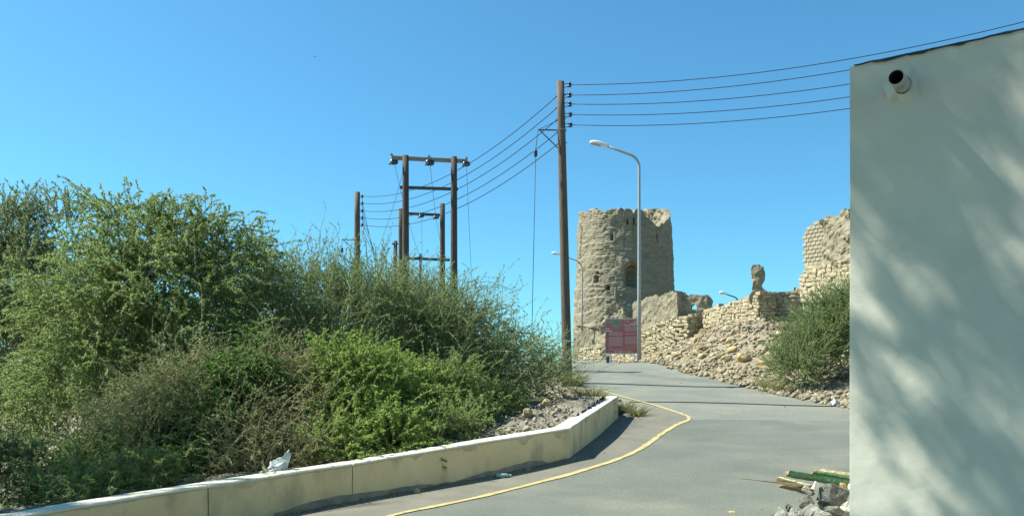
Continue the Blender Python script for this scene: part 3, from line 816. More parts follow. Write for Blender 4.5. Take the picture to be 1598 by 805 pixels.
# ------------------------------------------------------------------ soil bank held behind the low wall
RIDGE = np.array([(-13.5, 1.6, .05), (-9, 5.6, .12), (-5.8, 8.55, .16), (-4.3, 9.95, .30), (-2.8, 11.5, .44), (-1.0, 13.2, .62), (-.35, 14.1, .74), (.05, 14.9, .86), (.62, 16.0, 1.05), (1.12, 17.5, 1.20), (1.62, 19, 1.30), (2.05, 20.4, 1.27), (2.2, 21.8, 1.22), (2.1, 23.4, 1.2)])
def bank_z(X, Y):
    X = np.asarray(X, float); Y = np.asarray(Y, float)
    best = np.full(X.shape, 1e9); zr = np.zeros(X.shape)
    for a, b in zip(RIDGE[:-1], RIDGE[1:]):
        ab = b[:2] - a[:2]
        u = np.clip(((X - a[0]) * ab[0] + (Y - a[1]) * ab[1]) / (ab @ ab), 0, 1)
        dd = np.hypot(X - a[0] - u * ab[0], Y - a[1] - u * ab[1])
        z = a[2] + u * (b[2] - a[2])
        m = dd < best
        best = np.where(m, dd, best); zr = np.where(m, z, zr)
    return zr - .16 * np.clip(best - .15, 0, 9) ** 1.35
def gz(x, y):
    g = h1(x, y)
    wx = float(np.interp(y, RL[:4, 0], RL[:4, 1]))
    if x < wx - .25 and y < 24: g = max(g, float(bank_z(np.array([x]), np.array([y]))[0]))
    return g
def bank():
    n, c = 260, 40
    wl2 = smooth_line(np.array([WLEFT, BEND, WEND, WEND + (WEND - BEND) * .38]), n)
    P = np.zeros((n, c, 3)); tg = np.gradient(wl2, axis=0); tg /= np.linalg.norm(tg, axis=1)[:, None]; nn = np.c_[-tg[:, 1], tg[:, 0]]
    for _ in range(40): nn[1:-1] = (nn[:-2] + 2 * nn[1:-1] + nn[2:]) / 4
    for k in range(n):
        P[k, :, :2] = wl2[k] + nn[k] * np.linspace(.20, 3.6, c)[:, None]
    X, Y = P[..., 0], P[..., 1]
    Z = bank_z(X, Y)
    q = np.c_[X.ravel(), Y.ravel(), np.zeros(X.size)]
    Z = Z + .06 * fbm(q * 2.4, 3, 71).reshape(X.shape) + .05 * fbm(q * 7, 3, 72).reshape(X.shape)
    Z = np.where(P[:, :, 1] > 20.6, np.minimum(Z, H(X, Y) + .35), Z)
    P[..., 2] = np.maximum(Z, H(X, Y) - .25)
    tag(grid('soil_bank', P, M['bank']), 'stony grey soil heaped behind the low wall', kind='structure')
bank()

# ------------------------------------------------------------------ loose stones
def ico_rock(seed, sub=2, rough=.35):
    bm = bmesh.new(); bmesh.ops.create_icosphere(bm, subdivisions=sub, radius=.5)
    rg = np.random.default_rng(seed); sh = rg.uniform(-20, 20, 3)
    pl = [(v / np.linalg.norm(v), rg.uniform(.30, .44)) for v in rg.normal(size=(9, 3))]
    for v in bm.verts:
        p = np.array(v.co)
        for nv, dd in pl:
            e = p @ nv - dd
            if e > 0: p = p - nv * e * .85
        p = p * (1 + rough * .35 * fbm((p * 3 + sh)[None], 2, seed)[0])
        v.co = p
    me = bpy.data.meshes.new('rock'); bm.to_mesh(me); bm.free(); return me
ROCKS = [ico_rock(200 + k) for k in range(9)]
OCHRE = [ico_rock(220 + k, 3, .4) for k in range(3)]
for r_ in ROCKS: r_.materials.append(M['rock'])
for r_ in OCHRE: r_.materials.append(M['rock_ochre'])
ROCKS_B = [ico_rock(240 + k, 2, .5) for k in range(5)]
for r_ in ROCKS_B: r_.materials.append(M['rock_brown'])

def rock(me, p, size, label, group=None, name='rock', rg=random, sink=.25):
    o = link(name, me, None, None, (p[0], p[1], p[2] + size[2] * (.5 - sink)), (rg.uniform(-.4, .4), rg.uniform(-.3, .3), rg.uniform(0, 6.3)), size)
    return tag(o, label, 'rock', group)

BIG = [((1161, 566), .86, .56, 0, 'largest rounded ochre boulder on the slope below stone wall'),
       ((1191, 573), .72, .5, 1, 'pale ochre boulder right of the largest boulder'),
       ((1134, 563), .55, .36, 2, 'flat ochre boulder left of the largest boulder'),
       ((1143, 549), .60, .34, 0, 'reddish brown slab of rock above the largest boulder')]
for (pp, w_, hh, k, lab) in BIG:
    g = hit(*pp); rock(OCHRE[k % 3], g, (w_, w_ * .8, hh), lab)
rg = np.random.default_rng(11); n_r = 0
edge_y = lambda x: np.interp(x, [1005, 1040, 1080, 1120, 1160, 1200, 1245], [566, 567, 574, 585, 596, 606, 612])
base_y = lambda x: np.interp(x, [1005, 1050, 1075, 1100, 1140, 1185, 1240], [560, 550, 528, 512, 505, 500, 505])
while n_r < 290:
    x = rg.uniform(1015, 1240); y0, y1 = base_y(x), edge_y(x); y = y0 + (y1 - y0) * rg.uniform(0.02, .93) ** 1.05
    if abs(x - 1161) < 22 and abs(y - 556) < 16: continue
    g = hit(x, y); s = .13 + .40 * rg.uniform() ** 2.8
    s *= 1.0 if y < y0 + (y1 - y0) * .75 else .6
    kk = int(rg.integers(14)); low = y > y0 + (y1 - y0) * .6
    where = 'low on the scree near the road edge' if low else 'high on the scree close under the stone walls'
    tone = 'dark brown' if kk > 8 else 'pale tan'
    rock((ROCKS + ROCKS_B)[kk], g, (s * rg.uniform(.9, 1.4), s, s * rg.uniform(.6, .9)), f'{tone} {"small " if s < .2 else ""}angular rock lying loose {where}', 'loose rocks on the scree slope')
    n_r += 1

def pebbles(name, label, pts, smin, smax, m, seed):
    """thousands of small stones in one mesh"""
    rg = np.random.default_rng(seed); n = len(pts)
    base = np.array([(1, 0, 0), (-1, 0, 0), (0, 1, 0), (0, -1, 0), (0, 0, 1), (0, 0, -1)], float)
    f0 = []
    bm = bmesh.new(); vs = [bm.verts.new(v) for v in base]
    bmesh.ops.convex_hull(bm, input=vs); bm.verts.index_update(); bmesh.ops.triangulate(bm, faces=bm.faces[:])
    f0 = np.array([[v.index for v in f.verts] for f in bm.faces]); bm.free()
    s = (smin + (smax - smin) * rg.uniform(size=n) ** 3)[:, None, None] * .5
    V = (base[None] + rg.uniform(-.38, .38, (n, len(base), 3))) * s * rg.uniform(.6, 1.3, (n, 1, 3))
    a = rg.uniform(0, 6.28, n); ca, sa = np.cos(a)[:, None], np.sin(a)[:, None]
    V = np.stack([V[..., 0] * ca - V[..., 1] * sa, V[..., 0] * sa + V[..., 1] * ca, V[..., 2] * .75], -1)
    V = V + np.asarray(pts)[:, None, :] + np.array([0, 0, .2]) * s
    Fc = (f0[None] + (np.arange(n) * len(base))[:, None, None]).reshape(-1, 3)
    return tag(link(name, mesh_np(name, V.reshape(-1, 3), Fc), m), label, kind='stuff')

rg = np.random.default_rng(21)
D_ = rg.uniform(20.5, 50, 10500); e_ = road_r(D_)
wx = np.interp(D_, [20, 28, 33, 36, 40, 42, 46.5, 50, 55], [15, 14.5, 15.5, 15, 14.3, 12.8, 10.6, 7.9, 4.7])
X_ = e_ + (wx - e_) * np.where(rg.uniform(size=len(D_)) < .3, rg.uniform(-.02, .25, len(D_)), rg.uniform(0, 1, len(D_)))
pebbles('gravel', 'small stones and gravel spread over the slope beside the road', np.c_[X_, D_, H(X_, D_) + .02], .04, .30, M['gravel'], 31)
u_ = rg.uniform(.0, 1.5, 3200)
dd_ = rg.uniform(11, 24, 3200); xx_ = np.interp(dd_, RL[:6, 0], RL[:6, 1]) - .36 - u_ * 1.2
pebbles('gravel', 'small stones scattered on the soil behind the low wall', np.c_[xx_, dd_, np.maximum(bank_z(xx_, dd_), H(xx_, dd_) - .2) + .01], .012, .12, M['bank_stone'], 32)
q_ = rg.uniform(0, 1, 420); a_ = BEND + WDIR[None] * (q_[:, None] * 7 - 0.2)
oo_ = np.abs(rg.normal(0, .10, 420))[:, None] * np.array([[.70, -.71]]) + np.array([[.03, -.03]])
pp_ = a_ + oo_
e2 = WEND + np.c_[rg.normal(.25, .30, 160), rg.normal(.25, .4, 160)]
e2 = e2[(e2[:, 0] > 2.75) | (e2[:, 1] > 20.4)]
pp_ = np.concatenate([pp_, e2])
pebbles('grit', 'crumbs of grit along the foot of the low wall', np.c_[pp_, H(pp_[:, 0], pp_[:, 1]) + .03], .012, .06, M['gravel'], 33)

rp_ = np.c_[rg.uniform(-3, 9, 420), rg.uniform(9, 38, 420)]
rp_ = rp_[(rp_[:, 0] > road_l(rp_[:, 1]) + .3) & (rp_[:, 0] < road_r(rp_[:, 1]) - .1)]
pebbles('grit', 'tiny stones scattered over the road surface', np.c_[rp_, H(rp_[:, 0], rp_[:, 1]) + .022], .008, .045, M['gravel'], 35)
for (px, py, d, s, lab, me, hh) in [
        (889, 634, 18.3, .46, 'largest pale rock on the soil heap behind wall end', ROCKS[1], .26), (853, 640, 16.9, .24, 'upright pale rock on the soil heap', ROCKS[3], .26),
        (823, 655, 15.6, .26, 'grey rock at the left edge of the soil heap', ROCKS[5], .24), (866, 645, 16.6, .13, 'small white stone on the soil heap middle', ROCKS[2], .1),
        (913, 616, 21.0, .22, 'dark stone beside grass at pole foot', ROCKS[4], .18), (800, 672, 14.6, .22, 'flat grey rock where soil heap meets wall', ROCKS[6], .1)]:
    x = (px - CX) / F * d
    rock(me, (x, d, gz(x, d)), (s, s * .8, hh), lab, sink=.2)
g = hit(1141, 803); rock(OCHRE[1], g, (.11, .09, .07), 'small brown stone alone on the near asphalt')
g = hit(990, 650); rock(ROCKS[2], g, (.14, .1, .08), 'dark lump of rock at the end of the cream wall')

# ------------------------------------------------------------------ utility poles and wires
def rod(name, m, parent, pts, r, sides=6, off=(0, 0, 0), smooth=True):
    return MB().tube(np.array(pts) - np.array(off), r, sides).build(name, m, parent, smooth)

def shackle(parent, p, d, off, m=None):
    """dark shackle insulator in a small iron strap, pointing along d"""
    p = np.array(p) - np.array(off); d = np.array(d, float); d /= np.linalg.norm(d)
    s = MB(); s.tube([p + d * .0 + (0, 0, .06), p + d * .22 + (0, 0, .06)], .014, 5); s.tube([p + d * .0 - (0, 0, .06), p + d * .22 - (0, 0, .06)], .014, 5)
    br = s.build('insulator_strap', M['dark_steel'], parent)
    i = MB(); i.lathe([(.028, -.085), (.072, -.07), (.078, -.035), (.045, -.01), (.045, .01), (.078, .035), (.072, .07), (.028, .085)], p + d * .20, 10)
    ins = i.build('insulator', M['porcelain'], parent, smooth=True)
    return p + d * .25 + np.array(off)

def pole_part(t, name, m, base, top, r0, r1):
    o = np.array(t.location); n = 9
    pts = [np.array(base) + (np.array(top) - np.array(base)) * k / n for k in range(n + 1)]
    return MB().tube(np.array(pts) - o, np.linspace(r0, r1, n + 1), 14).build(name, m, t, True)

def sag_wire(name, label, A, B, sag, r=.0145, group=None, n=36, parent=None):
    A, B = np.array(A), np.array(B); u = np.linspace(0, 1, n)[:, None]
    P = A + (B - A) * u; P[:, 2] -= (4 * sag * u * (1 - u))[:, 0]
    o = MB().tube(P, r, 5).build(name, M['wire'], parent, True)
    if label: tag(o, label, 'wire', group)
    return o

# near pole
PB = hit(885, 597, 26, 34); PB = np.array([PB[0], 29.3, h1(PB[0], 29.3)])
PT = at(874.5, 128, 29.3)
t = thing('utility_pole', 'tall near wooden utility pole beside the road, leaning slightly', 'pole', PB)
pole_part(t, 'pole', M['timber'], PB - (0, 0, .4), PT, .185, .138)
near_pole = t
def on_pole(y):
    k = (128 - y) / (128 - 597.0); return PT + (PB - PT) * k
right_ends, left_ends = [], []
ORD = ['topmost', 'second', 'third', 'fourth', 'lowest']
for i, (yr, yl) in enumerate(zip((135, 151, 165, 181, 197), (150, 168, 186, 206, 224))):
    c = on_pole(yr); right_ends.append(shackle(t, c + (.13, -.06, 0), (1, -.4, 0), PB))
    c = on_pole(yl); left_ends.append(c + np.array((-.15, .05, 0)))
    b = MB(); b.tube([c - PB + (-.19, .02, 0), c - PB + (.19, -.06, .02)], .014, 6); b.build('bolt', M['dark_steel'], t)
# bracket and insulated stay
c = on_pole(204); tip = c + np.array((-.86, -.05, .02)); c2 = on_pole(232)
b = MB(); b.tube(np.array([c + (-.10, 0, .02), tip]) - PB, .026, 6); b.build('bracket_arm', M['dark_steel'], t)
b = MB(); b.tube(np.array([tip + (.06, 0, -.02), c2 + (-.12, 0, 0)]) - PB, .020, 6); b.build('bracket_brace', M['dark_steel'], t)
yoke = MB(); yoke.tube(np.array([c + (.10, .10, .02), c + (.16, -.1, .03), c + (-.12, -.16, .02)]) - PB, .018, 6); yoke.build('bracket_clamp', M['crossarm'], t)
st = thing('stay_wire', 'vertical stay wire with dark insulator hanging left of the near pole', 'wire', (tip[0] - .25, 29.3, h1(tip[0] - .25, 29.3)))
so = np.array(st.location); mid = np.array([tip[0] - .09, tip[1], at(0, 240, 29.3)[2]])
up = on_pole(188)
rod('upper_wire', M['wire'], st, [tip, mid + (0, 0, .12)], .011, 5, so)
rod('pole_link', M['wire'], st, [up + (-.12, 0, 0), tip], .011, 5, so)
i = MB(); i.lathe([(.02, -.13), (.06, -.11), (.075, -.08), (.055, -.05), (.075, -.01), (.055, .03), (.075, .07), (.06, .10), (.02, .12)], mid - so, 10); i.build('insulator', M['porcelain'], st, smooth=True)
rod('lower_wire', M['wire'], st, [mid - (0, 0, .12), (tip[0] - .27, 29.3, so[2] - .1)], .012, 5, so)

# wires leaving to the right, over the house
Bp = np.array([24.0, 19.0])
for i, (A, ya) in enumerate(zip(right_ends, (93, 110, 132, 152, 170))):
    k = (1323 - CX) / F; u = (k * A[1] - A[0]) / ((Bp[0] - A[0]) - k * (Bp[1] - A[1])); y = A[1] + (Bp[1] - A[1]) * u
    zt_ = EYE + (HZ - ya) / F * y; sag = 1.36; d = (zt_ - A[2] + 4 * sag * u * (1 - u)) / u
    sag_wire('power_line', f'{ORD[i]} of the five power lines running right from near pole over the house', A, (*Bp, A[2] + d), sag, .0135, 'power lines to the right')
bp = thing('utility_pole', 'wooden utility pole far right beyond the white house', 'pole', (24.2, 19.0, h1(24.2, 19)))
pole_part(bp, 'pole', M['timber'], (24.2, 19, h1(24.2, 19) - .3), (24.2, 19, 14.6), .17, .13)
b = MB(); b.box((-.1, 0, 14.1 - bp.location[2]), (.12, .12, .5)); b.build('bracket', M['dark_steel'], bp)

# far left pole
LB = np.array([(557 - CX) / F * 45, 45.0, 0]); LB[2] = h1(LB[0], 45)
LT = at(557.5, 300, 45)
t = thing('utility_pole', 'single wooden utility pole rising behind the bushes, left of H-frames', 'pole', LB)
pole_part(t, 'pole', M['timber'], LB - (0, 0, .4), LT, .20, .15)
for i, (y, A) in enumerate(zip((307.5, 318.5, 330, 341, 352), left_ends)):
    c = np.array([LT[0] + .13, 45 - .05, EYE + (HZ - y) / F * 45])
    e = shackle(t, c, (1, -.6, 0), LB)
    sag_wire('power_line', f'{ORD[i]} of the five power lines between near pole and far left pole', A, e, 1.05, .0155, 'power lines to the left')
    if i < 4:
        q = e + (-.05, 0, 0); P = [q, q + (.12, .1, -.9), q + (.42 + .12 * i, .2, -2.3), q + (.75 + .16 * i, .3, -4.0 + i * .3)]
        o = rod('jumper', M['wire'], t, P, .012, 4, LB)
arm = np.array([LT[0], 45, EYE + (HZ - 375) / F * 45])
b = MB(); b.tube(np.array([arm, arm + (-.86, 0, .05)]) - LB, .03, 6); b.tube(np.array([arm + (-.8, 0, .03), arm + (-.1, 0, -.55)]) - LB, .022, 6); b.build('bracket_arm', M['dark_steel'], t)
i_ = MB(); i_.lathe([(.02, -.16), (.08, -.12), (.09, -.04), (.06, 0), (.09, .06), (.05, .14)], arm + (-.86, 0, -.55) - LB, 8); i_.build('insulator', M['porcelain'], t, smooth=True)
rod('drop_wire', M['wire'], t, [arm + (-.86, 0, .05), arm + (-.86, 0, -3.2)], .012, 4, LB)

def h_frame(label, pxl, pxr, dl, dr, ytl, ytr, bars, arm=None, ins=(), m=M['timber'], r=(.17, .13)):
    xl, xr = (pxl - CX) / F * dl, (pxr - CX) / F * dr
    base = np.array([(xl + xr) / 2, (dl + dr) / 2, 0]); base[2] = h1(base[0], base[1])
    t = thing('h_frame_pylon', label, 'pylon', base)
    for x, d, yt in ((xl, dl, ytl), (xr, dr, ytr)):
        pole_part(t, 'pole', m, (x, d, h1(x, d) - .3), (x, d, EYE + (HZ - yt) / F * d), *r)
    def P(px, y):
        k = (px - CX) / F; u = (k * dl - xl) / ((xr - xl) - k * (dr - dl)); d = dl + (dr - dl) * u
        return np.array([xl + (xr - xl) * u, d, EYE + (HZ - y) / F * d])
    for (x0, y0, x1, y1, th) in bars:
        a, b = P(x0, y0), P(x1, y1); v = (b - a); L = np.linalg.norm(v); v /= L
        side = np.cross(v, (0, 0, 1.)); side /= np.linalg.norm(side); upv = np.cross(side, v)
        mb = MB(); mb.box((a + b) / 2 - side * .17 - base, (L, .10, th), np.stack([v, side, upv], 1)); mb.build('brace_bar', M['dark_steel'], t, bevel=.008)
    tips = []
    if arm:
        x0, y0, x1, y1, th = arm; a, b = P(x0, y0), P(x1, y1); v = b - a; L = np.linalg.norm(v); v /= L
        side = np.cross(v, (0, 0, 1.)); side /= np.linalg.norm(side); upv = np.cross(side, v)
        mb = MB(); mb.box((a + b) / 2 - side * .19 - base, (L, .13, th), np.stack([v, side, upv], 1)); mb.build('crossarm', M['crossarm'], t, bevel=.01)
        for e in (x0 + 1, x1 - 1, (x0 + x1) / 2):
            p = P(e, y0 + (y1 - y0) * (e - x0) / (x1 - x0)) - side * .19 - base
            mb = MB(); mb.box(p + (0, 0, th * .75), (.09, .09, th * .6)); mb.build('arm_bolt', M['crossarm'], t)
    for (px, y, rr) in ins:
        p = P(px, y) - base
        sd = np.array([-.5, -.87, -.25]); sd /= np.linalg.norm(sd)
        mb = MB()
        for kk in range(3):
            mb.lathe([(.04, -.035), (rr * 1.0, -.03), (rr * 1.05, 0), (rr * .6, .03), (.04, .04)], p + sd * .10 * (kk - 1), 12, axis=1)
        mb.build('insulator', M['porcelain'], t, smooth=True)
        mb = MB(); mb.tube([p + sd * .1, p + sd * .1 + np.array([-.10, -.3, -.18])], .035, 6); mb.build('insulator_clamp', M['dark_steel'], t)
        tips.append(p + base)
    return t, tips
hf, tips = h_frame('nearer wooden H-frame pylon with pale crossarm and three insulators', 633, 708.5, 34.7, 35.4, 243, 245, [(625, 291, 716, 294, .13)], (611.5, 244.5, 731, 250, .17), ((615, 253, .115), (671, 254, .135), (728, 256, .115)), M['timber_dark'], (.17, .135))
hf2, tips2 = h_frame('farther wooden H-frame pylon behind the nearer one', 626, 690.5, 47.6, 48.4, 326, 318, [(629, 332, 693, 335, .16), (629, 402, 703, 405, .16)], None, ((658, 337, .10), (681, 339, .11)), M['timber_dark'], (.18, .15))
xs_ = (617 - CX) / F * 66; sp_ = thing('utility_pole', 'short dark pole top showing between bushes and H-frames', 'pole', (xs_, 66, h1(xs_, 66)))
pole_part(sp_, 'pole', M['timber_dark'], (xs_, 66, h1(xs_, 66) - .3), at(617, 376, 66), .2, .16)
b = MB(); b.box((0, -.15, at(0, 381, 66)[2] - sp_.location[2]), (.5, .1, .12)); b.build('bracket', M['dark_steel'], sp_)
xs_ = (656 - CX) / F * 60; sp_ = thing('utility_pole', 'very short pole tip inside the farther H-frame', 'pole', (xs_, 60, h1(xs_, 60)))
pole_part(sp_, 'pole', M['timber_dark'], (xs_, 60, h1(xs_, 60) - .3), at(656, 396, 60), .12, .10)
b = MB(); b.box((0, -.15, at(0, 402, 60)[2] - sp_.location[2]), (.4, .1, .1)); b.build('bracket', M['dark_steel'], sp_)
DW = [(tips[0], at(664, 420, 47.8), .5, 'thin drop wire from left insulator of the nearer H-frame'), (tips[1], at(692, 385, 48), .9, 'thin drop wire from middle insulator of the nearer H-frame'),
      (tips[2] , at(737, 452, 40), .3, 'thin drop wire from right insulator of the nearer H-frame'), (tips2[0], at(659, 400, 48), .05, 'thin wire hanging inside the farther H-frame'),
      (at(634, 250, 34.7), at(588, 392, 46), .3, 'thin slanting stay wire left of the nearer H-frame')]
for a, b, s_, lab in DW:
    sag_wire('drop_wire', lab, a, b, s_, .0085)

# ------------------------------------------------------------------ street lamps
def street_lamp(label, base, top_z, reach, r0, r1, head, side=-1, toward=-.12, rise=.35, m=M['lamp_steel']):
    base = np.array(base, float); t = thing('street_lamp', label, 'street lamp', base)
    hgt = top_z - base[2]; rb = reach * .42
    pts = [(0, 0, -.2), (0, 0, hgt * .33), (0, 0, hgt * .66), (0, 0, hgt - rb - rise)]
    for k in range(1, 8):
        a = k / 7 * R(68)
        pts.append((side * rb * (1 - math.cos(a)), toward * rb * (1 - math.cos(a)), hgt - rb - rise + rb * math.sin(a)))
    l = np.array(pts[-1]); dirv = np.array([side * .93, toward, .30]); end = l + dirv * (reach - abs(l[0])) / .93
    pts.append(tuple((l + end) / 2)); pts.append(tuple(end))
    rr = np.interp(np.arange(len(pts)), [0, 3, len(pts) - 1], [r0, r1 * 1.15, r1])
    MB().tube(pts, rr, 10).build('post', m, t, True)
    bp = MB(); bp.box((0, 0, .02), (r0 * 4.4, r0 * 4.4, .05)); bp.build('base_plate', M['dark_steel'], t, bevel=.008)
    d = dirv * np.array([1, 1, .55]); d /= np.linalg.norm(d); s = np.cross(d, (0, 0, 1.)); s /= np.linalg.norm(s); upv = np.cross(s, d)
    L, W, T = head; V = []; n, k = 10, 12
    prof = [(0, .22), (.06, .42), (.2, .62), (.4, .92), (.6, 1.0), (.8, .92), (.93, .68), (1.0, .25)]
    for u, w_ in prof:
        for j in range(k):
            a = j * 2 * math.pi / k; z = math.sin(a)
            V.append(end + d * (u * L - .08) + s * (W / 2 * w_ * math.cos(a)) + upv * (T * (w_ ** .8) * (z if z > 0 else z * .35)))
    f = [(i * k + j, i * k + (j + 1) % k, (i + 1) * k + (j + 1) % k, (i + 1) * k + j) for i in range(len(prof) - 1) for j in range(k)] + [tuple(range(k - 1, -1, -1)), tuple((len(prof) - 1) * k + j for j in range(k))]
    hd = MB().add(V, f).build('lamp_head', M['lamp_white'], t, True)
    ln = MB(); VV = []
    for u, w_ in ((.42, .55), (.5, .75), (.7, .85), (.86, .7), (.92, .45)):
        for j in range(k):
            a = j * 2 * math.pi / k
            VV.append(end + d * (u * L - .08) + s * (W / 2 * w_ * .9 * math.cos(a)) + upv * (-T * .25 + T * .25 * math.sin(a)))
    ln.add(VV, [(i * k + j, i * k + (j + 1) % k, (i + 1) * k + (j + 1) % k, (i + 1) * k + j) for i in range(4) for j in range(k)] + [tuple(range(k - 1, -1, -1)), tuple(4 * k + j for j in range(k))])
    ln.build('lens', M['lamp_glass'], hd, True)
    return t
lb = hit(997.5, 566, 30, 48); lb = np.array([(997.5 - CX) / F * 40.3, 40.3, 0]); lb[2] = h1(lb[0], lb[1])
street_lamp('tall grey street lamp with curved arm in front of the red sign', lb, at(0, 230, 40.3)[2], 1.62, .105, .058, (1.0, .36, .17))
pb_ = np.array([(908.5 - CX) / F * 54.3, 54.3, 5.35])
street_lamp('small distant street lamp against left side of round tower', pb_, at(0, 402, 54.3)[2], 1.55, .055, .04, (.62, .24, .12), rise=.15)
xq = (1151.5 - CX) / F * 66; qz = h1(xq, 66)
street_lamp('distant street lamp head peeking over stone wall beside finger ruin', (xq, 66, qz), at(0, 461, 66)[2], 1.05, .09, .05, (.62, .30, .16), rise=.10, m=M['dark_steel'])

# ------------------------------------------------------------------ red information sign
def sign():
    D = 41.6; x0, x1 = (945 - CX) / F * D, (996.3 - CX) / F * D; zt, zb = EYE + (HZ - 497.3) / F * D, EYE + (HZ - 551.3) / F * D
    W, Hh = x1 - x0, zt - zb; base = np.array([(x0 + x1) / 2, D, h1((x0 + x1) / 2, D)])
    t = thing('information_sign', 'red bilingual information board on two white posts at road crest', 'sign', base, R(-4))
    Y = 0
    def rect(name, m, a, b, c, d, y, parent=t, th=.004):
        """a..b across (0-1 from left), c..d down (0-1 from top)"""
        mb = MB(); mb.box(((a + b) / 2 * W - W / 2, y, zt - base[2] - (c + d) / 2 * Hh), ((b - a) * W, th, (d - c) * Hh)); return mb.build(name, m, parent)
    bd = rect('board', M['sign_red'], 0, 1, 0, 1, .0, th=.04)
    rect('frame_bar', M['white_metal'], -.01, 1.01, -.014, .006, .0, th=.06); rect('frame_bar', M['white_metal'], -.01, 1.01, .994, 1.016, .0, th=.06)
    for fx in (.155, .87):
        mb = MB(); L = zb - base[2] + .35 + .3; mb.box((fx * W - W / 2, .045, (zb - base[2]) + .3 - L / 2), (.075, .045, L)); mb.build('post', M['white_metal'], t, bevel=.006)
    mb = MB(); mb.box((-.39 * W, .14, (zb - base[2]) * .5 - .05), (.28, .12, .36)); mb.build('junction_box', M['dark_steel'], t, bevel=.01)
    y1, y2 = -.0225, -.0255
    rect('grey_panel', M['sign_photo'], 0.01, .34, .02, .13, y1, bd)
    rect('margin_stripe', M['sign_dim'], 0.008, .075, .34, .985, y1, bd)
    # cut-out aerial picture: a tilted irregular shape
    V = [(.2, .05), (.36, .03), (.47, .10), (.53, .17), (.46, .20), (.40, .27), (.34, .34), (.28, .31), (.22, .20)]
    mb = MB(); q = [(a * W - W / 2, y2, zt - base[2] - b * Hh) for a, b in V] ; q2 = [(a, y2 + .003, b) for a, _, b in q]; n = len(V)
    mb.add(q + q2, [tuple(range(n)), tuple(range(2 * n - 1, n - 1, -1))] + [(i, i + n, (i + 1) % n + n, (i + 1) % n) for i in range(n)]); mb.build('picture', M['sign_photo'], bd)
    def stroke(name, m, pts, r):
        P = [(a * W - W / 2, y2, zt - base[2] - b * Hh) for a, b in pts]
        mb = MB()
        for p, q in zip(P[:-1], P[1:]):
            p, q = np.array(p), np.array(q); v = q - p; L = np.linalg.norm(v); v /= L; s = np.cross(v, (0, 1., 0))
            mb.box((p + q) / 2, (L + r, .004, r), np.stack([v, (0, 1., 0), s], 1))
        return mb.build(name, m, bd)
    w = M['sign_white']
    arc = lambda cx, cy, rx, ry, a0, a1, n=9: [(cx + rx * math.cos(R(a0 + (a1 - a0) * k / n)), cy + ry * math.sin(R(a0 + (a1 - a0) * k / n))) for k in range(n + 1)]
    # heading in joined script: bowl with dots, teeth, loop, tall strokes
    stroke('heading_letter', w, arc(.665, .155, .085, .042, 180, 20), .036)
    stroke('heading_letter', w, [(.745, .165), (.765, .14), (.785, .175), (.81, .175), (.822, .135), (.835, .175), (.87, .175)], .034)
    stroke('heading_letter', w, [(.885, .06), (.885, .17), (.915, .175)], .034)
    stroke('heading_letter', w, [(.93, .06), (.955, .17), (.985, .17), (.985, .07)], .032)
    for a, b in ((.66, .085), (.69, .085), (.675, .06), (.80, .11), (.855, .215), (.875, .215)):
        stroke('heading_dot', w, [(a, b), (a + .012, b)], .024)
    stroke('heading_letter', w, arc(.52, .11, .10, .10, 200, 330, 6), .014)
    # small latin heading, two short lines
    for yy, segs in ((.285, ((.01, .03), (.037, .062), (.07, .085), (.092, .12))), (.345, ((.01, .035), (.043, .055), (.062, .09), (.10, .13), (.138, .165), (.172, .2)))):
        for a, b in segs: rect('small_heading', w, a, b, yy - .013, yy + .013, y2, bd)
    # two columns of body text: broken print lines
    rg = random.Random(3)
    def column(a, b, rows, m):
        for yy in rows:
            mb = MB(); x = a
            while x < b - .008:
                l = min(rg.uniform(.02, .07), b - x)
                mb.box(((x + l / 2) * W - W / 2, y2, zt - base[2] - yy * Hh), (l * W, .004, .020)); x += l + .010
            mb.build('text_line', m, bd)
    col1 = [.385 + .0225 * k for k in range(5)] + [.53 + .0225 * k for k in range(12)] + [.865, .90]
    column(.10, .525, col1, M['sign_pink'])
    col2 = [.235 + .0225 * k for k in range(6)] + [.42, .44] + [.52 + .0225 * k for k in range(10)] + [.80, .86]
    column(.585, .985, col2, M['sign_pink'])
    for a, b, m in ((.28, .33, w), (.34, .42, M['sign_orange']), (.43, .50, w), (.60, .68, M['sign_orange']), (.69, .74, w), (.75, .83, M['sign_orange'])):
        rect('footer_mark', m, a, b, .935, .96, y2, bd)
    stroke('emblem', w, arc(.55, .94, .016, .016, 0, 360, 8), .02)
sign()

# ------------------------------------------------------------------ plants
def unit(v): return v / (np.linalg.norm(v, axis=-1, keepdims=True) + 1e-9)

def tubes_np(T, r0, r1, sides=3):
    """T (N, n, 3) polylines -> thin tapered tubes in one array"""
    N, n, _ = T.shape
    tan = unit(np.gradient(T, axis=1))
    ref = np.tile(np.array([.31, .17, .93]), (N, n, 1))
    a = unit(np.cross(tan, ref)); b = np.cross(tan, a)
    r = np.linspace(1, 0, n)[None, :, None] * (np.reshape(r0, (-1, 1, 1)) - r1) + r1
    rings = [T + r * (math.cos(k * 2 * math.pi / sides) * a + math.sin(k * 2 * math.pi / sides) * b) for k in range(sides)]
    V = np.stack(rings, 2).reshape(-1, 3)
    idx = np.arange(N * n * sides).reshape(N, n, sides); j2 = np.roll(idx, -1, 2)
    Fc = np.stack([idx[:, :-1], j2[:, :-1], j2[:, 1:], idx[:, 1:]], -1).reshape(-1, 4)
    return V, Fc

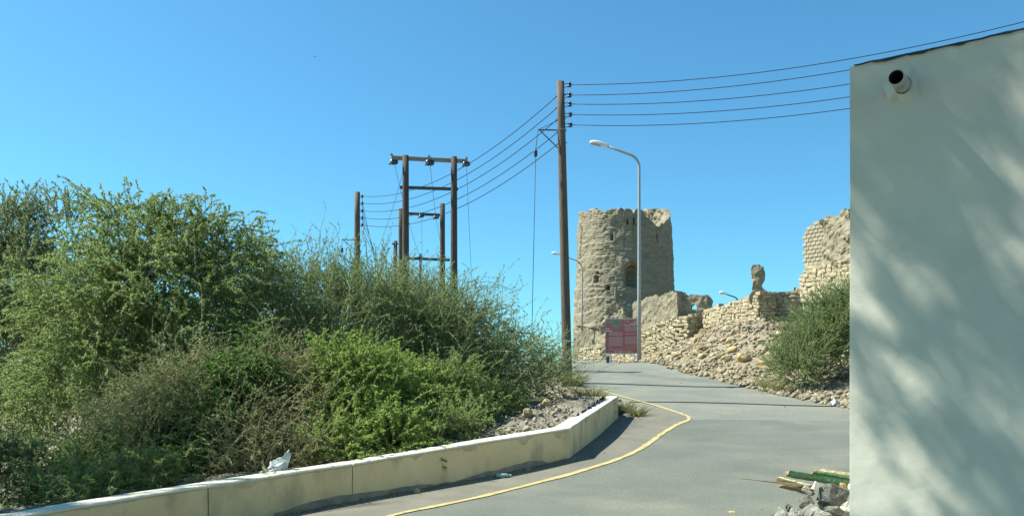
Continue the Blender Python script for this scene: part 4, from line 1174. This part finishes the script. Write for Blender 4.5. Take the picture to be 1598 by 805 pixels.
LEAF_FACE = np.array([-.35, -.45, .75]) * 1.1          # leaves turn up towards the open, sunny side
def leaves_np(T, per, ln, wd, rg, spread=.9, hang=.25, tmin=.12):
    N, n, _ = T.shape; K = N * per
    ti = np.repeat(np.arange(N), per); t = tmin + (1 - tmin) * rg.uniform(size=K) ** .85
    f = t * (n - 1); i = np.minimum(f.astype(int), n - 2); f = (f - i)[:, None]
    p = T[ti, i] * (1 - f) + T[ti, i + 1] * f
    tg = unit(T[ti, i + 1] - T[ti, i])
    rnd = unit(rg.normal(size=(K, 3)))
    ax = unit(tg * .6 + rnd * spread + np.array([0, 0, -hang]))
    sd = unit(np.cross(ax, unit(rg.normal(size=(K, 3)) + LEAF_FACE)))
    l = ln * rg.uniform(.55, 1.25, (K, 1)); w = wd * rg.uniform(.6, 1.2, (K, 1))
    V = np.stack([p - sd * w * .5, p + sd * w * .5, p + ax * l], 1).reshape(-1, 3)
    return V, np.arange(K * 3).reshape(K, 3), ti

def plant(name, label, cat, base, lobes, leaf, twigm, clumps, twigs, tl, spread, up=.5, droop=.3, per=20, ln=.06, wd=.018, twr=.005, seed=1,
          group=None, noise=.55, shell=(.45, 1.0), stems=True, nseg=6, hang=.25, lspread=.9, wig=.12, trunk_r=.09, clump_var=.25, flow=(0, 0, 0), fill=0):
    """lobes: (x, y, z, rx, ry, rz) crown masses; clumps per lobe, twigs per clump"""
    rg = np.random.default_rng(seed); base = np.array(base, float); t = thing(name, label, cat, base, 0, group)
    C, O, Wt = [], [], []
    vol = np.array([l[3] * l[4] * l[5] for l in lobes if len(l) < 7] or [1]) ** .66; vol = np.array([(l[3] * l[4] * l[5]) ** .66 for l in lobes]) / vol.mean() * 1.0
    for li, l in enumerate(lobes):
        m = l[6] if len(l) > 6 else max(3, int(clumps * vol[li])); c, r = np.array(l[:3]), np.array(l[3:6])
        d = unit(rg.normal(size=(m, 3))); d[:, 2] = np.where(d[:, 2] < -.6, -d[:, 2], d[:, 2])
        u = rg.uniform(shell[0], shell[1], (m, 1)) ** .7
        C.append(c + d * r * u); O.append(unit(d / r)); Wt.append(np.full(m, li))
    C, O, Wt = np.concatenate(C), np.concatenate(O), np.concatenate(Wt)
    n = len(C); bright = rg.uniform(size=n)
    ci = np.repeat(np.arange(n), twigs); N = len(ci)
    p0 = C[ci] + rg.normal(size=(N, 3)) * spread
    d = unit(O[ci] * .8 + np.array([0, 0, up]) + rg.normal(size=(N, 3)) * noise + np.array(flow))
    L = tl * rg.uniform(.5, 1.25, (N, 1)); s = np.linspace(0, 1, nseg)
    T = p0[:, None] + d[:, None] * (L * s)[:, :, None] if False else p0[:, None] + d[:, None] * (L[:, :, None] * s[None, :, None])
    T = T + np.array([0, 0, -1.0]) * (droop * L[:, :, None] * (s ** 2)[None, :, None])
    wv = np.cumsum(rg.normal(size=(N, nseg, 3)), axis=1) * wig * .25 * L[:, :, None] * s[None, :, None]; T = T + wv
    V, Fc = tubes_np(T, np.full(N, twr), twr * .35)
    link('twigs', mesh_np('twigs', V - base, Fc, True), twigm, t)
    if per:
        V, Fc, ti = leaves_np(T, per, ln, wd, rg, lspread, hang)
        tint_ = np.clip(.5 + (bright[ci[ti]] - .5) * 2 * clump_var + rg.normal(size=len(ti)) * .16, 0, 1)  # leaf tone differs at random from clump to clump
        link('foliage', mesh_np('foliage', V - base, Fc, False, np.repeat(tint_, 3)), leaf, t)
    if stems:
        mb = MB()
        for li, l in enumerate(lobes):
            c, r = np.array(l[:3]), np.array(l[3:6])
            b0 = base + np.array([rg.uniform(-.15, .15), rg.uniform(-.15, .15), -.2]); tr = trunk_r
            if len(l) > 6 and l[6] < 10:                       # a small spray hangs on a thin limb from the nearest large mass
                bigs = [np.array(b_[:3]) for b_ in lobes if len(b_) < 7 or b_[6] >= 10]
                b0 = min(bigs, key=lambda b_: np.linalg.norm(b_ - c)); tr = .028
            P = np.linspace(0, 1, 7)[:, None]; pts = b0 + (c - b0) * P + np.cumsum(rg.normal(size=(7, 3)), 0) * .05 * np.linalg.norm(c - b0) * .4 * P
            mb.tube(pts, np.linspace(tr, tr * .35, 7), 7 if tr > .05 else 4)
            sel = np.where(Wt == li)[0]
            for k in sel[::max(1, len(sel) // 26)]:
                q0 = pts[rg.integers(3, 7)]; e = C[k]; m_ = (q0 + e) / 2 + rg.normal(size=3) * .08 + np.array([0, 0, -.05])
                mb.tube([q0, m_, e], [tr * .34, tr * .2, .006], 4, False)
        mb.build('trunk', M['bark'], t, True)
    return t

def lobe(px, py, d, wpx, hpx, dep=None):
    c = at(px, py, d); return (*c, wpx / F * d, dep if dep else wpx / F * d, hpx / F * d)
def gb(px, d):
    x = (px - CX) / F * d; return (x, d, gz(x, d))

plant('mesquite_tree', 'dull green feathery tree at the left edge of photo', 'tree', gb(30, 17.2),
      [lobe(20, 385, 17.4, 50, 58), lobe(95, 375, 17.4, 44, 40), lobe(45, 480, 17, 80, 80), lobe(-40, 450, 17.3, 80, 110), lobe(40, 580, 16.6, 85, 80), lobe(-20, 680, 15, 80, 60)],
      M['leaf_grey'], M['twig_olive'], 52, 7, .90, .15, .65, .18, 66, .062, .026, .006, 1, trunk_r=.10, noise=.5)
plant('mesquite_tree', 'large bright green feathery tree, tallest of the thicket', 'tree', gb(240, 15.2),
      [lobe(210, 385, 15.2, 66, 54), lobe(300, 400, 15.6, 78, 52), lobe(250, 480, 14.8, 120, 80), lobe(150, 500, 14.4, 80, 85), lobe(375, 435, 16, 58, 48), lobe(150, 610, 13.6, 78, 75), lobe(290, 560, 14.4, 95, 75), lobe(105, 690, 12.6, 60, 55)],
      M['leaf_mesquite'], M['twig_olive'], 56, 7, 1.0, .14, .55, .45, 84, .058, .0215, .005, 2, trunk_r=.12, noise=.45, flow=(.12, -.25, 0), lspread=.75)
plant('green_shrub', 'wide dark green broom-like shrub in front of the poles', 'shrub', gb(500, 17.5),
      [lobe(445, 485, 17.5, 75, 50), lobe(545, 490, 17.8, 85, 48), lobe(480, 570, 16.6, 115, 72), lobe(400, 530, 16, 75, 65), lobe(610, 505, 18, 72, 52), lobe(430, 630, 15, 95, 65)],
      M['leaf_broom'], M['twig_green'], 66, 8, 1.0, .17, .55, .12, 46, .056, .020, .0078, 3, noise=.6, wig=.45, nseg=6, hang=.05)
plant('green_shrub', 'sprawling green shrub arching over the soil heap by near pole', 'shrub', gb(720, 19.2),
      [lobe(665, 515, 18.8, 72, 50), lobe(730, 545, 19.2, 74, 50), lobe(790, 585, 19.8, 60, 40), lobe(690, 600, 18, 95, 70), lobe(836, 602, 20.6, 44, 26), lobe(775, 622, 18.4, 66, 36), lobe(620, 555, 18, 85, 62)],
      M['leaf_broom'], M['twig_green'], 58, 8, 1.15, .17, .42, .22, 46, .058, .021, .0085, 4, noise=.6, wig=.4, nseg=6, hang=.05, flow=(.25, 0, 0))
plant('leafy_shrub', 'bright leafy green shrub just behind the low wall middle', 'shrub', gb(560, 13.6),
      [lobe(545, 605, 13.8, 66, 54), lobe(600, 635, 14.2, 55, 58), lobe(520, 655, 13.1, 56, 46), lobe(640, 640, 15.2, 48, 48), lobe(570, 675, 13.2, 64, 38), lobe(600, 696, 12.5, 48, 22), lobe(520, 706, 12.0, 46, 20)],
      M['leaf_bright'], M['twig_green'], 60, 7, .60, .13, .35, .25, 54, .058, .029, .005, 5, noise=.6, hang=.05)
plant('leafy_shrub', 'light green shrub with pale stems left of the soil heap', 'shrub', gb(690, 15.6),
      [lobe(690, 635, 15.8, 54, 50), lobe(660, 670, 15.0, 50, 34), lobe(722, 665, 15.4, 40, 26), lobe(765, 645, 16.8, 36, 24), lobe(665, 688, 13.4, 44, 20), lobe(715, 678, 14.2, 34, 16)],
      M['leaf_mesquite'], M['twig_green'], 56, 7, .65, .13, .35, .25, 52, .055, .023, .006, 6, noise=.65, hang=.05)
plant('dry_shrub', 'brown half-dead shrub of tangled dry twigs behind low wall', 'shrub', gb(260, 11.6),
      [lobe(270, 655, 12.0, 64, 52), lobe(215, 705, 11.3, 56, 40), lobe(325, 610, 12.8, 36, 40), lobe(340, 715, 11.4, 46, 30)],
      M['leaf_dry'], M['twig_brown'], 62, 8, .55, .14, .1, .25, 48, .046, .021, .0046, 7, noise=1.0, wig=.9, nseg=7)
plant('dry_shrub', 'dry brown twiggy shrub left of the bright leafy shrub', 'shrub', gb(430, 12.2),
      [lobe(435, 640, 13, 48, 70), lobe(400, 700, 11.9, 44, 36), lobe(450, 690, 12.2, 34, 36), lobe(385, 732, 11.0, 40, 18), lobe(468, 716, 11.5, 34, 18)],
      M['leaf_dry'], M['twig_brown'], 50, 8, .50, .14, .1, .2, 34, .044, .019, .0048, 8, noise=1.0, wig=.9, nseg=7)
plant('creeper', 'vivid green creeper climbing between the two dry shrubs', 'plant', gb(350, 11.7),
      [lobe(352, 615, 12.2, 34, 44), lobe(325, 675, 11.5, 34, 42), lobe(285, 735, 10.8, 28, 20), lobe(395, 600, 12.4, 30, 34), lobe(400, 560, 13.4, 34, 30)],
      M['leaf_vine'], M['twig_green'], 44, 6, .36, .12, .1, .4, 28, .046, .032, .004, 9, noise=.9, hang=.1, stems=False, shell=(.7, 1.05))
plant('low_shrub', 'low grey-green shrub in bottom left corner', 'shrub', gb(25, 10.2),
      [lobe(15, 755, 10.3, 60, 46), lobe(70, 775, 9.9, 34, 26), lobe(-50, 740, 10.3, 50, 50)],
      M['leaf_grey'], M['twig_olive'], 56, 6, .36, .12, .35, .2, 38, .040, .020, .004, 10, noise=.7)
plant('low_shrub', 'fresh green low shrub behind the wall near left corner', 'shrub', gb(165, 10.6),
      [lobe(160, 735, 11, 64, 40), lobe(215, 735, 10.9, 44, 26), lobe(115, 760, 10.3, 40, 26), lobe(230, 752, 10.2, 50, 18), lobe(140, 775, 9.6, 44, 16)],
      M['leaf_mesquite'], M['twig_olive'], 64, 6, .40, .12, .3, .3, 42, .044, .017, .004, 11, noise=.7)
plant('background_tree', 'shaded tree filling the back of the thicket at left', 'tree', gb(120, 21),
      [lobe(60, 560, 21, 130, 110), lobe(200, 560, 21, 120, 110), lobe(-60, 560, 20, 120, 120)],
      M['leaf_grey'], M['twig_olive'], 60, 7, .8, .22, .3, .4, 48, .10, .050, .006, 13, noise=.7, nseg=4)
plant('background_tree', 'shaded tree filling the back of the thicket below the poles', 'tree', gb(520, 22),
      [lobe(400, 590, 21, 110, 70), lobe(560, 600, 22, 120, 65), lobe(680, 610, 22.5, 90, 50)],
      M['leaf_broom'], M['twig_green'], 56, 7, .8, .22, .3, .3, 48, .10, .050, .006, 14, noise=.7, nseg=4)
plant('green_shrub', 'rounded green bush on the slope against the white house', 'shrub', (9.95, 26.8, h1(9.95, 26.8)),
      [lobe(1264, 560, 27, 42, 38), lobe(1300, 520, 27.5, 42, 40), lobe(1340, 520, 27, 46, 62), lobe(1240, 580, 26.6, 28, 20)],
      M['leaf_broom'], M['twig_green'], 96, 8, .85, .17, .55, .08, 42, .070, .021, .009, 12, noise=.5, wig=.3, nseg=5, hang=.0, flow=(-.25, 0, .1))

def tuft(label, p, n, hgt, spread, m, seed, group=None, wd=.010):
    rg = np.random.default_rng(seed); t = thing('grass_tuft', label, 'grass', p, 0, group)
    a = rg.uniform(0, 6.28, n); r = rg.uniform(0, 1, n) ** .7
    b = np.c_[np.cos(a) * r, np.sin(a) * r, np.zeros(n)] * spread * .45
    d = unit(np.c_[np.cos(a) * r * .7, np.sin(a) * r * .7, np.ones(n)] + rg.normal(size=(n, 3)) * .18)
    s = np.linspace(0, 1, 5); L = hgt * rg.uniform(.4, 1.1, (n, 1, 1))
    T = b[:, None] + d[:, None] * L * s[None, :, None] + np.c_[np.cos(a), np.sin(a), -.5 + 0 * a][:, None] * L * .35 * (s ** 2)[None, :, None]
    sd = unit(np.cross(d, rg.normal(size=(n, 3))))[:, None] * (wd * (1 - s * .85))[None, :, None]
    V = np.stack([T - sd, T + sd], 2).reshape(-1, 3); i = np.arange(n * 10).reshape(n, 5, 2)
    Fc = np.stack([i[:, :-1, 0], i[:, :-1, 1], i[:, 1:, 1], i[:, 1:, 0]], -1).reshape(-1, 4)
    link('blades', mesh_np('blades', V, Fc, False, np.repeat(rg.uniform(size=n), 10)), m, t)
    V2, F2 = tubes_np(T[::6] * np.array([1, 1, 1.15]), np.full(len(T[::6]), .006), .002)
    link('stalks', mesh_np('stalks', V2, F2), M['twig_olive'], t)
    return t
g = hit(975, 644); tuft('yellow-green weed tuft against the end of cream wall', g, 220, .46, .40, M['leaf_straw'], 1)
g = hit(995, 650); tuft('pale straw grass tuft right of the cream wall end', g, 180, .40, .34, M['leaf_straw'], 2)
tuft('yellowish weeds at the foot of the near pole', (2.15, 28.6, h1(2.15, 28.6)), 240, .75, .7, M['leaf_straw'], 3, wd=.014)
tuft('green grass on the soil heap near the wall end', (1.95, 19.5, gz(1.75, 19.5)), 200, .34, .7, M['leaf_straw'], 4)
tuft('faint dry grass at the foot of the right-hand bush', (8.75, 27.1, h1(8.75, 27.1)), 160, .7, .8, M['leaf_straw'], 5, wd=.014)

# tall roadside tree whose crown, above the frame, throws the dappled shade on the white house
def shade_tree():
    q = lambda s, z, dist: np.array([2.53 + .819 * s, 6.0 - .574 * s, z]) + np.array([-.9877, .1564, 1.235]) * dist
    L = []; rg = np.random.default_rng(5)
    while len(L) < 62:                                 # small leafy sprays with gaps between them
        s, z = (rg.uniform(-.05, 1.55), rg.uniform(.15, 4.6)) if len(L) > 2 else (rg.uniform(.1, .5), rg.uniform(3.7, 4.3))
        if s < .05 + (3.1 - z) * .19 and z < 3.1 and rg.uniform() < .88: continue
        c = q(s, z, rg.uniform(6.0, 8.2)); k = rg.uniform(.08, .16); L.append((*c, k, k, k * 1.5, 2))
    plant('unseen_tree', 'tall roadside tree leaning over the road, left of the camera', 'tree', (-8.6, 6.0, h1(-8.6, 6.0) + .1),
          L + [(-4.6, 3.9, 10.2, 2.6, 2.0, 1.8, 120), (-6.6, 4.9, 9.0, 1.6, 1.8, 1.6, 90), (-3.4, 3.0, 10.5, 2.4, 1.8, 1.6, 110), (-5.6, 4.6, 12.2, 2.2, 1.7, 1.3, 90)], M['leaf_mesquite'], M['twig_olive'],
          90, 5, .55, .06, -1.3, .3, 17, .085, .036, .006, 31, noise=.35, trunk_r=.2, shell=(.1, 1.0), nseg=4)
    plant('unseen_tree', 'added unseen tree behind the camera, blocking sky light from the house', 'tree', (-6.5, -4.0, h1(-6.5, -4.0)),  # added out of view to cut the sky light on the house wall
          [(-5.0, -3.4, 6.4, 2.8, 2.8, 2.0), (-3.0, -1.6, 7.6, 2.4, 2.4, 1.8), (-6.5, -1.0, 6.5, 2.6, 2.6, 2.0), (-1.0, -4.0, 7.4, 2.6, 2.4, 1.7), (-7.5, 0.9, 6.2, 2.2, 1.8, 1.8), (-4.0, -5.0, 9.6, 3.6, 3.0, 2.0), (-8.4, -1.2, 8.8, 3.0, 2.6, 2.2), (-2.0, -7.5, 6.0, 3.0, 2.6, 2.4), (-6.5, -8.0, 7.5, 3, 3, 2.6), (-3.6, -.4, 10.2, 2.4, 2.0, 1.6)], M['leaf_mesquite'], M['twig_olive'],
          80, 5, .7, .24, -.1, .5, 22, .30, .16, .009, 32, noise=.7, trunk_r=.22, shell=(.1, 1.0), nseg=4)
shade_tree()

# ------------------------------------------------------------------ demolition rubble at the house corner
def chunk_mesh(seed, flat=1.0, n=14):
    rg = np.random.default_rng(seed); bm = bmesh.new()
    P = rg.uniform(-.5, .5, (n, 3)); P = P / np.maximum(np.abs(P).max(1, keepdims=True), .01) * .5 * rg.uniform(.75, 1, (n, 1)); P[:, 2] *= flat
    vs = [bm.verts.new(p) for p in P]; r = bmesh.ops.convex_hull(bm, input=vs)
    bmesh.ops.delete(bm, geom=[v for v in bm.verts if not v.link_faces], context='VERTS')
    bmesh.ops.triangulate(bm, faces=bm.faces[:])
    bmesh.ops.subdivide_edges(bm, edges=bm.edges[:], cuts=2, use_grid_fill=True)
    for v in bm.verts:
        p = np.array(v.co); v.co = p + .045 * np.array([hash_noise((p * 7 + k * 9)[None], seed + k)[0] for k in range(3)])
    me = bpy.data.meshes.new('concrete_chunk'); bm.to_mesh(me); bm.free(); return me
CH = [chunk_mesh(300 + k, .6 + .05 * k) for k in range(8)]
for c_ in CH: c_.materials.append(M['concrete'])
CHD = [chunk_mesh(330, .8), chunk_mesh(331, .7)]
for c_ in CHD: c_.materials.append(M['concrete_dark'])
def chunk(px, py, d, w_, h_, lab, me, rot=(0, 0, 0), group=None):
    p = at(px, py, d); o = link('concrete_chunk', me, None, None, p, rot, (w_, w_ * .8, h_)); return tag(o, lab, 'rubble', group)
SP = 6.95
chunk(1302, 772, 6.85, .30, .26, 'largest dark rough concrete lump on the rubble heap', CHD[0], (.2, .1, .4))
chunk(1263, 765, 6.95, .16, .15, 'rough grey concrete lump left of the largest lump', CH[0], (.3, .2, 1.0))
chunk(1257, 784, 6.75, .17, .14, 'smooth-faced leaning concrete slab on the heap', CH[3], (.5, -.7, .2))
chunk(1262, 797, 6.6, .24, .07, 'long narrow concrete strip lying across the heap', CH[4], (.1, -.45, .3))
chunk(1300, 795, 6.55, .14, .12, 'pitted grey lump below the largest concrete lump', CH[1], (.3, .2, 2))
chunk(1322, 790, 6.5, .10, .10, 'white plaster fragment beside the house corner', CH[2], (.1, .9, 2)).data = (lambda m: (m.materials.clear(), m.materials.append(M['white_stone']), m)[2])(CH[2].copy())
chunk(1233, 794, 6.9, .12, .09, 'dark angular block at the upper left of the heap', CHD[1], (.2, .5, .2))
chunk(1222, 803, 6.8, .16, .13, 'grey concrete block at the left foot of the heap', CH[5], (.3, -.5, .8))
chunk(1211, 806, 6.9, .14, .09, 'thin dark slab sticking out leftmost on the heap', CHD[1], (.2, -.6, 1.2))
chunk(1244, 803, 6.6, .14, .12, 'pale broken chunk in the front of the heap', CH[6], (.8, .3, .3))
chunk(1280, 806, 6.4, .16, .08, 'flat tile-like fragment low in the heap', CH[7], (.3, -.3, .6))
ws = CH[3].copy(); ws.materials.clear(); ws.materials.append(M['white_stone'])
o = chunk(1273, 758, 6.85, .075, .11, 'white rounded broken pipe piece on top of the heap', ws, (.2, .4, .5))
oc = CH[5].copy(); oc.materials.clear(); oc.materials.append(M['rock_ochre'])
chunk(1317, 757, 6.8, .07, .06, 'small orange stone on top near the house', oc, (0, .2, 0)); chunk(1326, 759, 6.78, .05, .07, 'small pale yellow stone touching the house corner', ws, (0, .2, 1))
rg = np.random.default_rng(44)
for k in range(46):                                    # the body of the heap, mostly below the frame
    a, rr = rg.uniform(0, 6.28), rg.uniform(0, 1) ** .6
    x, y = 2.95 + math.cos(a) * rr * .80, 7.0 + math.sin(a) * rr * .55; z = .66 * max(0, 1 - rr ** 1.5) * rg.uniform(.25, .88) + .07
    if (x - 2.53) * .545 + (y - 6.0) * .839 < .12 and (x - 2.53) * .839 - (y - 6) * .545 > -.12: continue
    s = rg.uniform(.13, .26)
    o = link('concrete_chunk', CH[rg.integers(8)], None, None, (x, y, z), tuple(rg.uniform(-1, 1, 3)), (s, s * .8, s * .8)); tag(o, 'plain broken grey concrete piece buried low in the rubble heap', 'rubble', 'heap of broken concrete')

def plank(name, label, a, b, w_, th, m, seed, roll=0.0, end_m=None, taper=1.0, split=True):
    a, b = np.array(a), np.array(b); t = thing(name, label, 'plank', (a + b) / 2); v = b - a; L = np.linalg.norm(v); v /= L
    s = np.cross(v, (0, 0, 1.)); s /= np.linalg.norm(s); u = np.cross(s, v)
    s, u = s * math.cos(roll) + u * math.sin(roll), u * math.cos(roll) - s * math.sin(roll)
    rg = np.random.default_rng(seed); n = 14; V = []
    for k in range(n + 1):
        f = k / n; ww = w_ * (taper + (1 - taper) * f); j = rg.normal(0, .0018, 8)
        c = v * (f - .5) * L
        for q, (cs, cu) in enumerate(((-.5, -.5), (.5, -.5), (.5, .5), (-.5, .5))):
            e = rg.uniform(-.02, .01) if k in (0,) else 0
            V.append(c + v * e + s * (cs * ww + j[q]) + u * (cu * th + j[q + 4]))
    f = [(k * 4 + j, k * 4 + (j + 1) % 4, (k + 1) * 4 + (j + 1) % 4, (k + 1) * 4 + j) for k in range(n) for j in range(4)]
    MB().add(V, f + [(n * 4, n * 4 + 1, n * 4 + 2, n * 4 + 3)]).build('plank_body', m, t)
    MB().add(np.array(V[:4]) + 0.0008 * -v, [(3, 2, 1, 0)]).build('broken_end', end_m or M['brown_wood'], t)
    return t
plank('plank', 'green painted timber batten lying on top of the rubble heap', at(1229, 738, 7.05), at(1345, 759, 7.25), .062, .042, M['green_paint'], 1, .35)
plank('plank', 'second green plank with bare streaks behind the batten', at(1266, 739, 7.3), at(1350, 753, 7.5), .075, .02, M['green_paint'], 2, .8)
plank('plank', 'pale bare timber plank at the back of the heap', at(1273, 735, 7.4), at(1350, 745, 7.6), .06, .03, M['pale_wood'], 3, .6)
plank('plank', 'broken pale wood splinter pointing left from the heap', at(1212, 746, 7.0), at(1262, 760, 7.0), .055, .02, M['pale_wood'], 4, .9, taper=.8)
plank('plank', 'brown split board under the pale splinter', at(1218, 757, 6.98), at(1268, 768, 7.0), .06, .02, M['brown_wood'], 5, 1.0, taper=.5)
stick = thing('stick', 'long thin pointed stick jutting left from the heap', 'stick', at(1255, 757, 6.96))
MB().tube(np.array([at(1155, 746, 6.9), at(1200, 751, 6.92), at(1255, 757, 6.96), at(1275, 760, 7.0)]) - np.array(stick.location), [.002, .006, .011, .012], 6).build('shaft', M['brown_wood'], stick)
MB().tube(np.array([at(1215, 753, 6.93), at(1240, 757.5, 6.94), at(1258, 757, 6.96)]) - np.array(stick.location), [.001, .004, .006], 5).build('side_splinter', M['pale_wood'], stick)

# ------------------------------------------------------------------ litter
def bag(name, label, p, outline, depth, seed):
    """crumpled plastic: a closed, creased pouch over an irregular outline (x, z)"""
    t = thing(name, label, 'plastic bag', p); rg = np.random.default_rng(seed); n = len(outline); V = []; K = 8
    c = np.mean(outline, 0)
    for k in range(K + 1):
        f = k / K; r = math.cos((f - .5) * math.pi) ** .6 if 0 < k < K else .12
        for q in outline:
            V.append([c[0] + (q[0] - c[0]) * r + rg.normal(0, .016), (f - .5) * depth + rg.normal(0, .016), c[1] + (q[1] - c[1]) * r + rg.normal(0, .016)])
    f = [(k * n + j, k * n + (j + 1) % n, (k + 1) * n + (j + 1) % n, (k + 1) * n + j) for k in range(K) for j in range(n)] + [tuple(range(n - 1, -1, -1)), tuple(K * n + j for j in range(n))]
    MB().add(V, f).build('pouch', M['bag'], t)
    kn = np.array(max(outline, key=lambda q: q[1]))
    MB().tube([(kn[0] - .02, 0, kn[1] - .05), (kn[0], 0, kn[1]), (kn[0] + .015, .01, kn[1] + .03)], [.02, .012, .006], 6).build('knot', M['bag'], t)
    return t
sc_ = 10.5 / F
bag('plastic_bag', 'crumpled white plastic bag caught behind the low wall', at(428, 742, 10.5), [(a * sc_, b * sc_) for a, b in ((-28, -8), (-24, 6), (-18, 11), (-12, 9), (-8, 16), (-4, 22), (2, 23), (8, 29), (15, 31), (21, 37), (26, 33), (22, 22), (19, 8), (14, -4), (0, -10))], .16, 1)
g = hit(1303, 634); sc_ = g[1] / F
bag('plastic_bag', 'small white plastic bag at the road edge below right bush', g, [(a * sc_, b * sc_) for a, b in ((-7, 0), (-7, 7), (-3, 9), (-4, 16), (-2, 16), (0, 9), (6, 8), (7, 3), (4, 0))], .18, 2)
bt = hit(785, 748); b_ = thing('plastic_bottle', 'flattened teal plastic bottle in the shadow of the low wall', 'bottle', bt + (0, 0, .04), R(12))
MB().lathe([(.01, -.11), (.032, -.105), (.034, 0), (.03, .06), (.014, .095), (.012, .11)], (0, 0, .02), 10, axis=0).build('body', M['teal'], b_, True)
MB().lathe([(.014, .11), (.014, .13)], (0, 0, .02), 10, axis=0).build('cap', M['bag'], b_, True)
pl = hit(650, 772); tag(link('rock', ROCKS[2], None, None, pl + (0, 0, .05), (.3, .2, .5), (.12, .10, .10)), 'pale broken stone lying in the shadow at wall foot', 'rock')
# thin black cable lying across the upper road
c0, c1 = hit(983, 628.5), hit(1300, 635); u = np.linspace(0, 1, 40)[:, None]
P = c0 + (c1 - c0) * u; P[:, 0] += .02 * np.sin(u[:, 0] * 9); P[:, 2] = H(P[:, 0], P[:, 1]) + .026
tag(MB().tube(P, .014, 6).build('cable', M['wire'], None, True), 'thin black cable lying straight across the upper road', 'cable')

bd_ = thing('bird', 'tiny dark bird gliding high in the sky', 'bird', at(491.5, 89, 115)); 
MB().lathe([(.004, -.12), (.022, -.08), (.034, 0), (.026, .06), (.02, .09), (.004, .115)], (0, 0, 0), 8, axis=1).build('body', M['wire'], bd_, True)
for sx in (-1, 1):
    MB().add([(sx * .02, .05, .01), (sx * .02, -.05, .01), (sx * .14, -.02, .045), (sx * .14, .055, .05), (sx * .25, .0, -.01), (sx * .02, .05, .022), (sx * .02, -.05, .022), (sx * .14, -.02, .052), (sx * .14, .055, .057)],
             [(0, 1, 2, 3), (3, 2, 4), (5, 8, 7, 6), (8, 4, 7), (0, 3, 8, 5), (1, 6, 7, 2), (3, 4, 8), (2, 7, 4)]).build('wing', M['wire'], bd_)
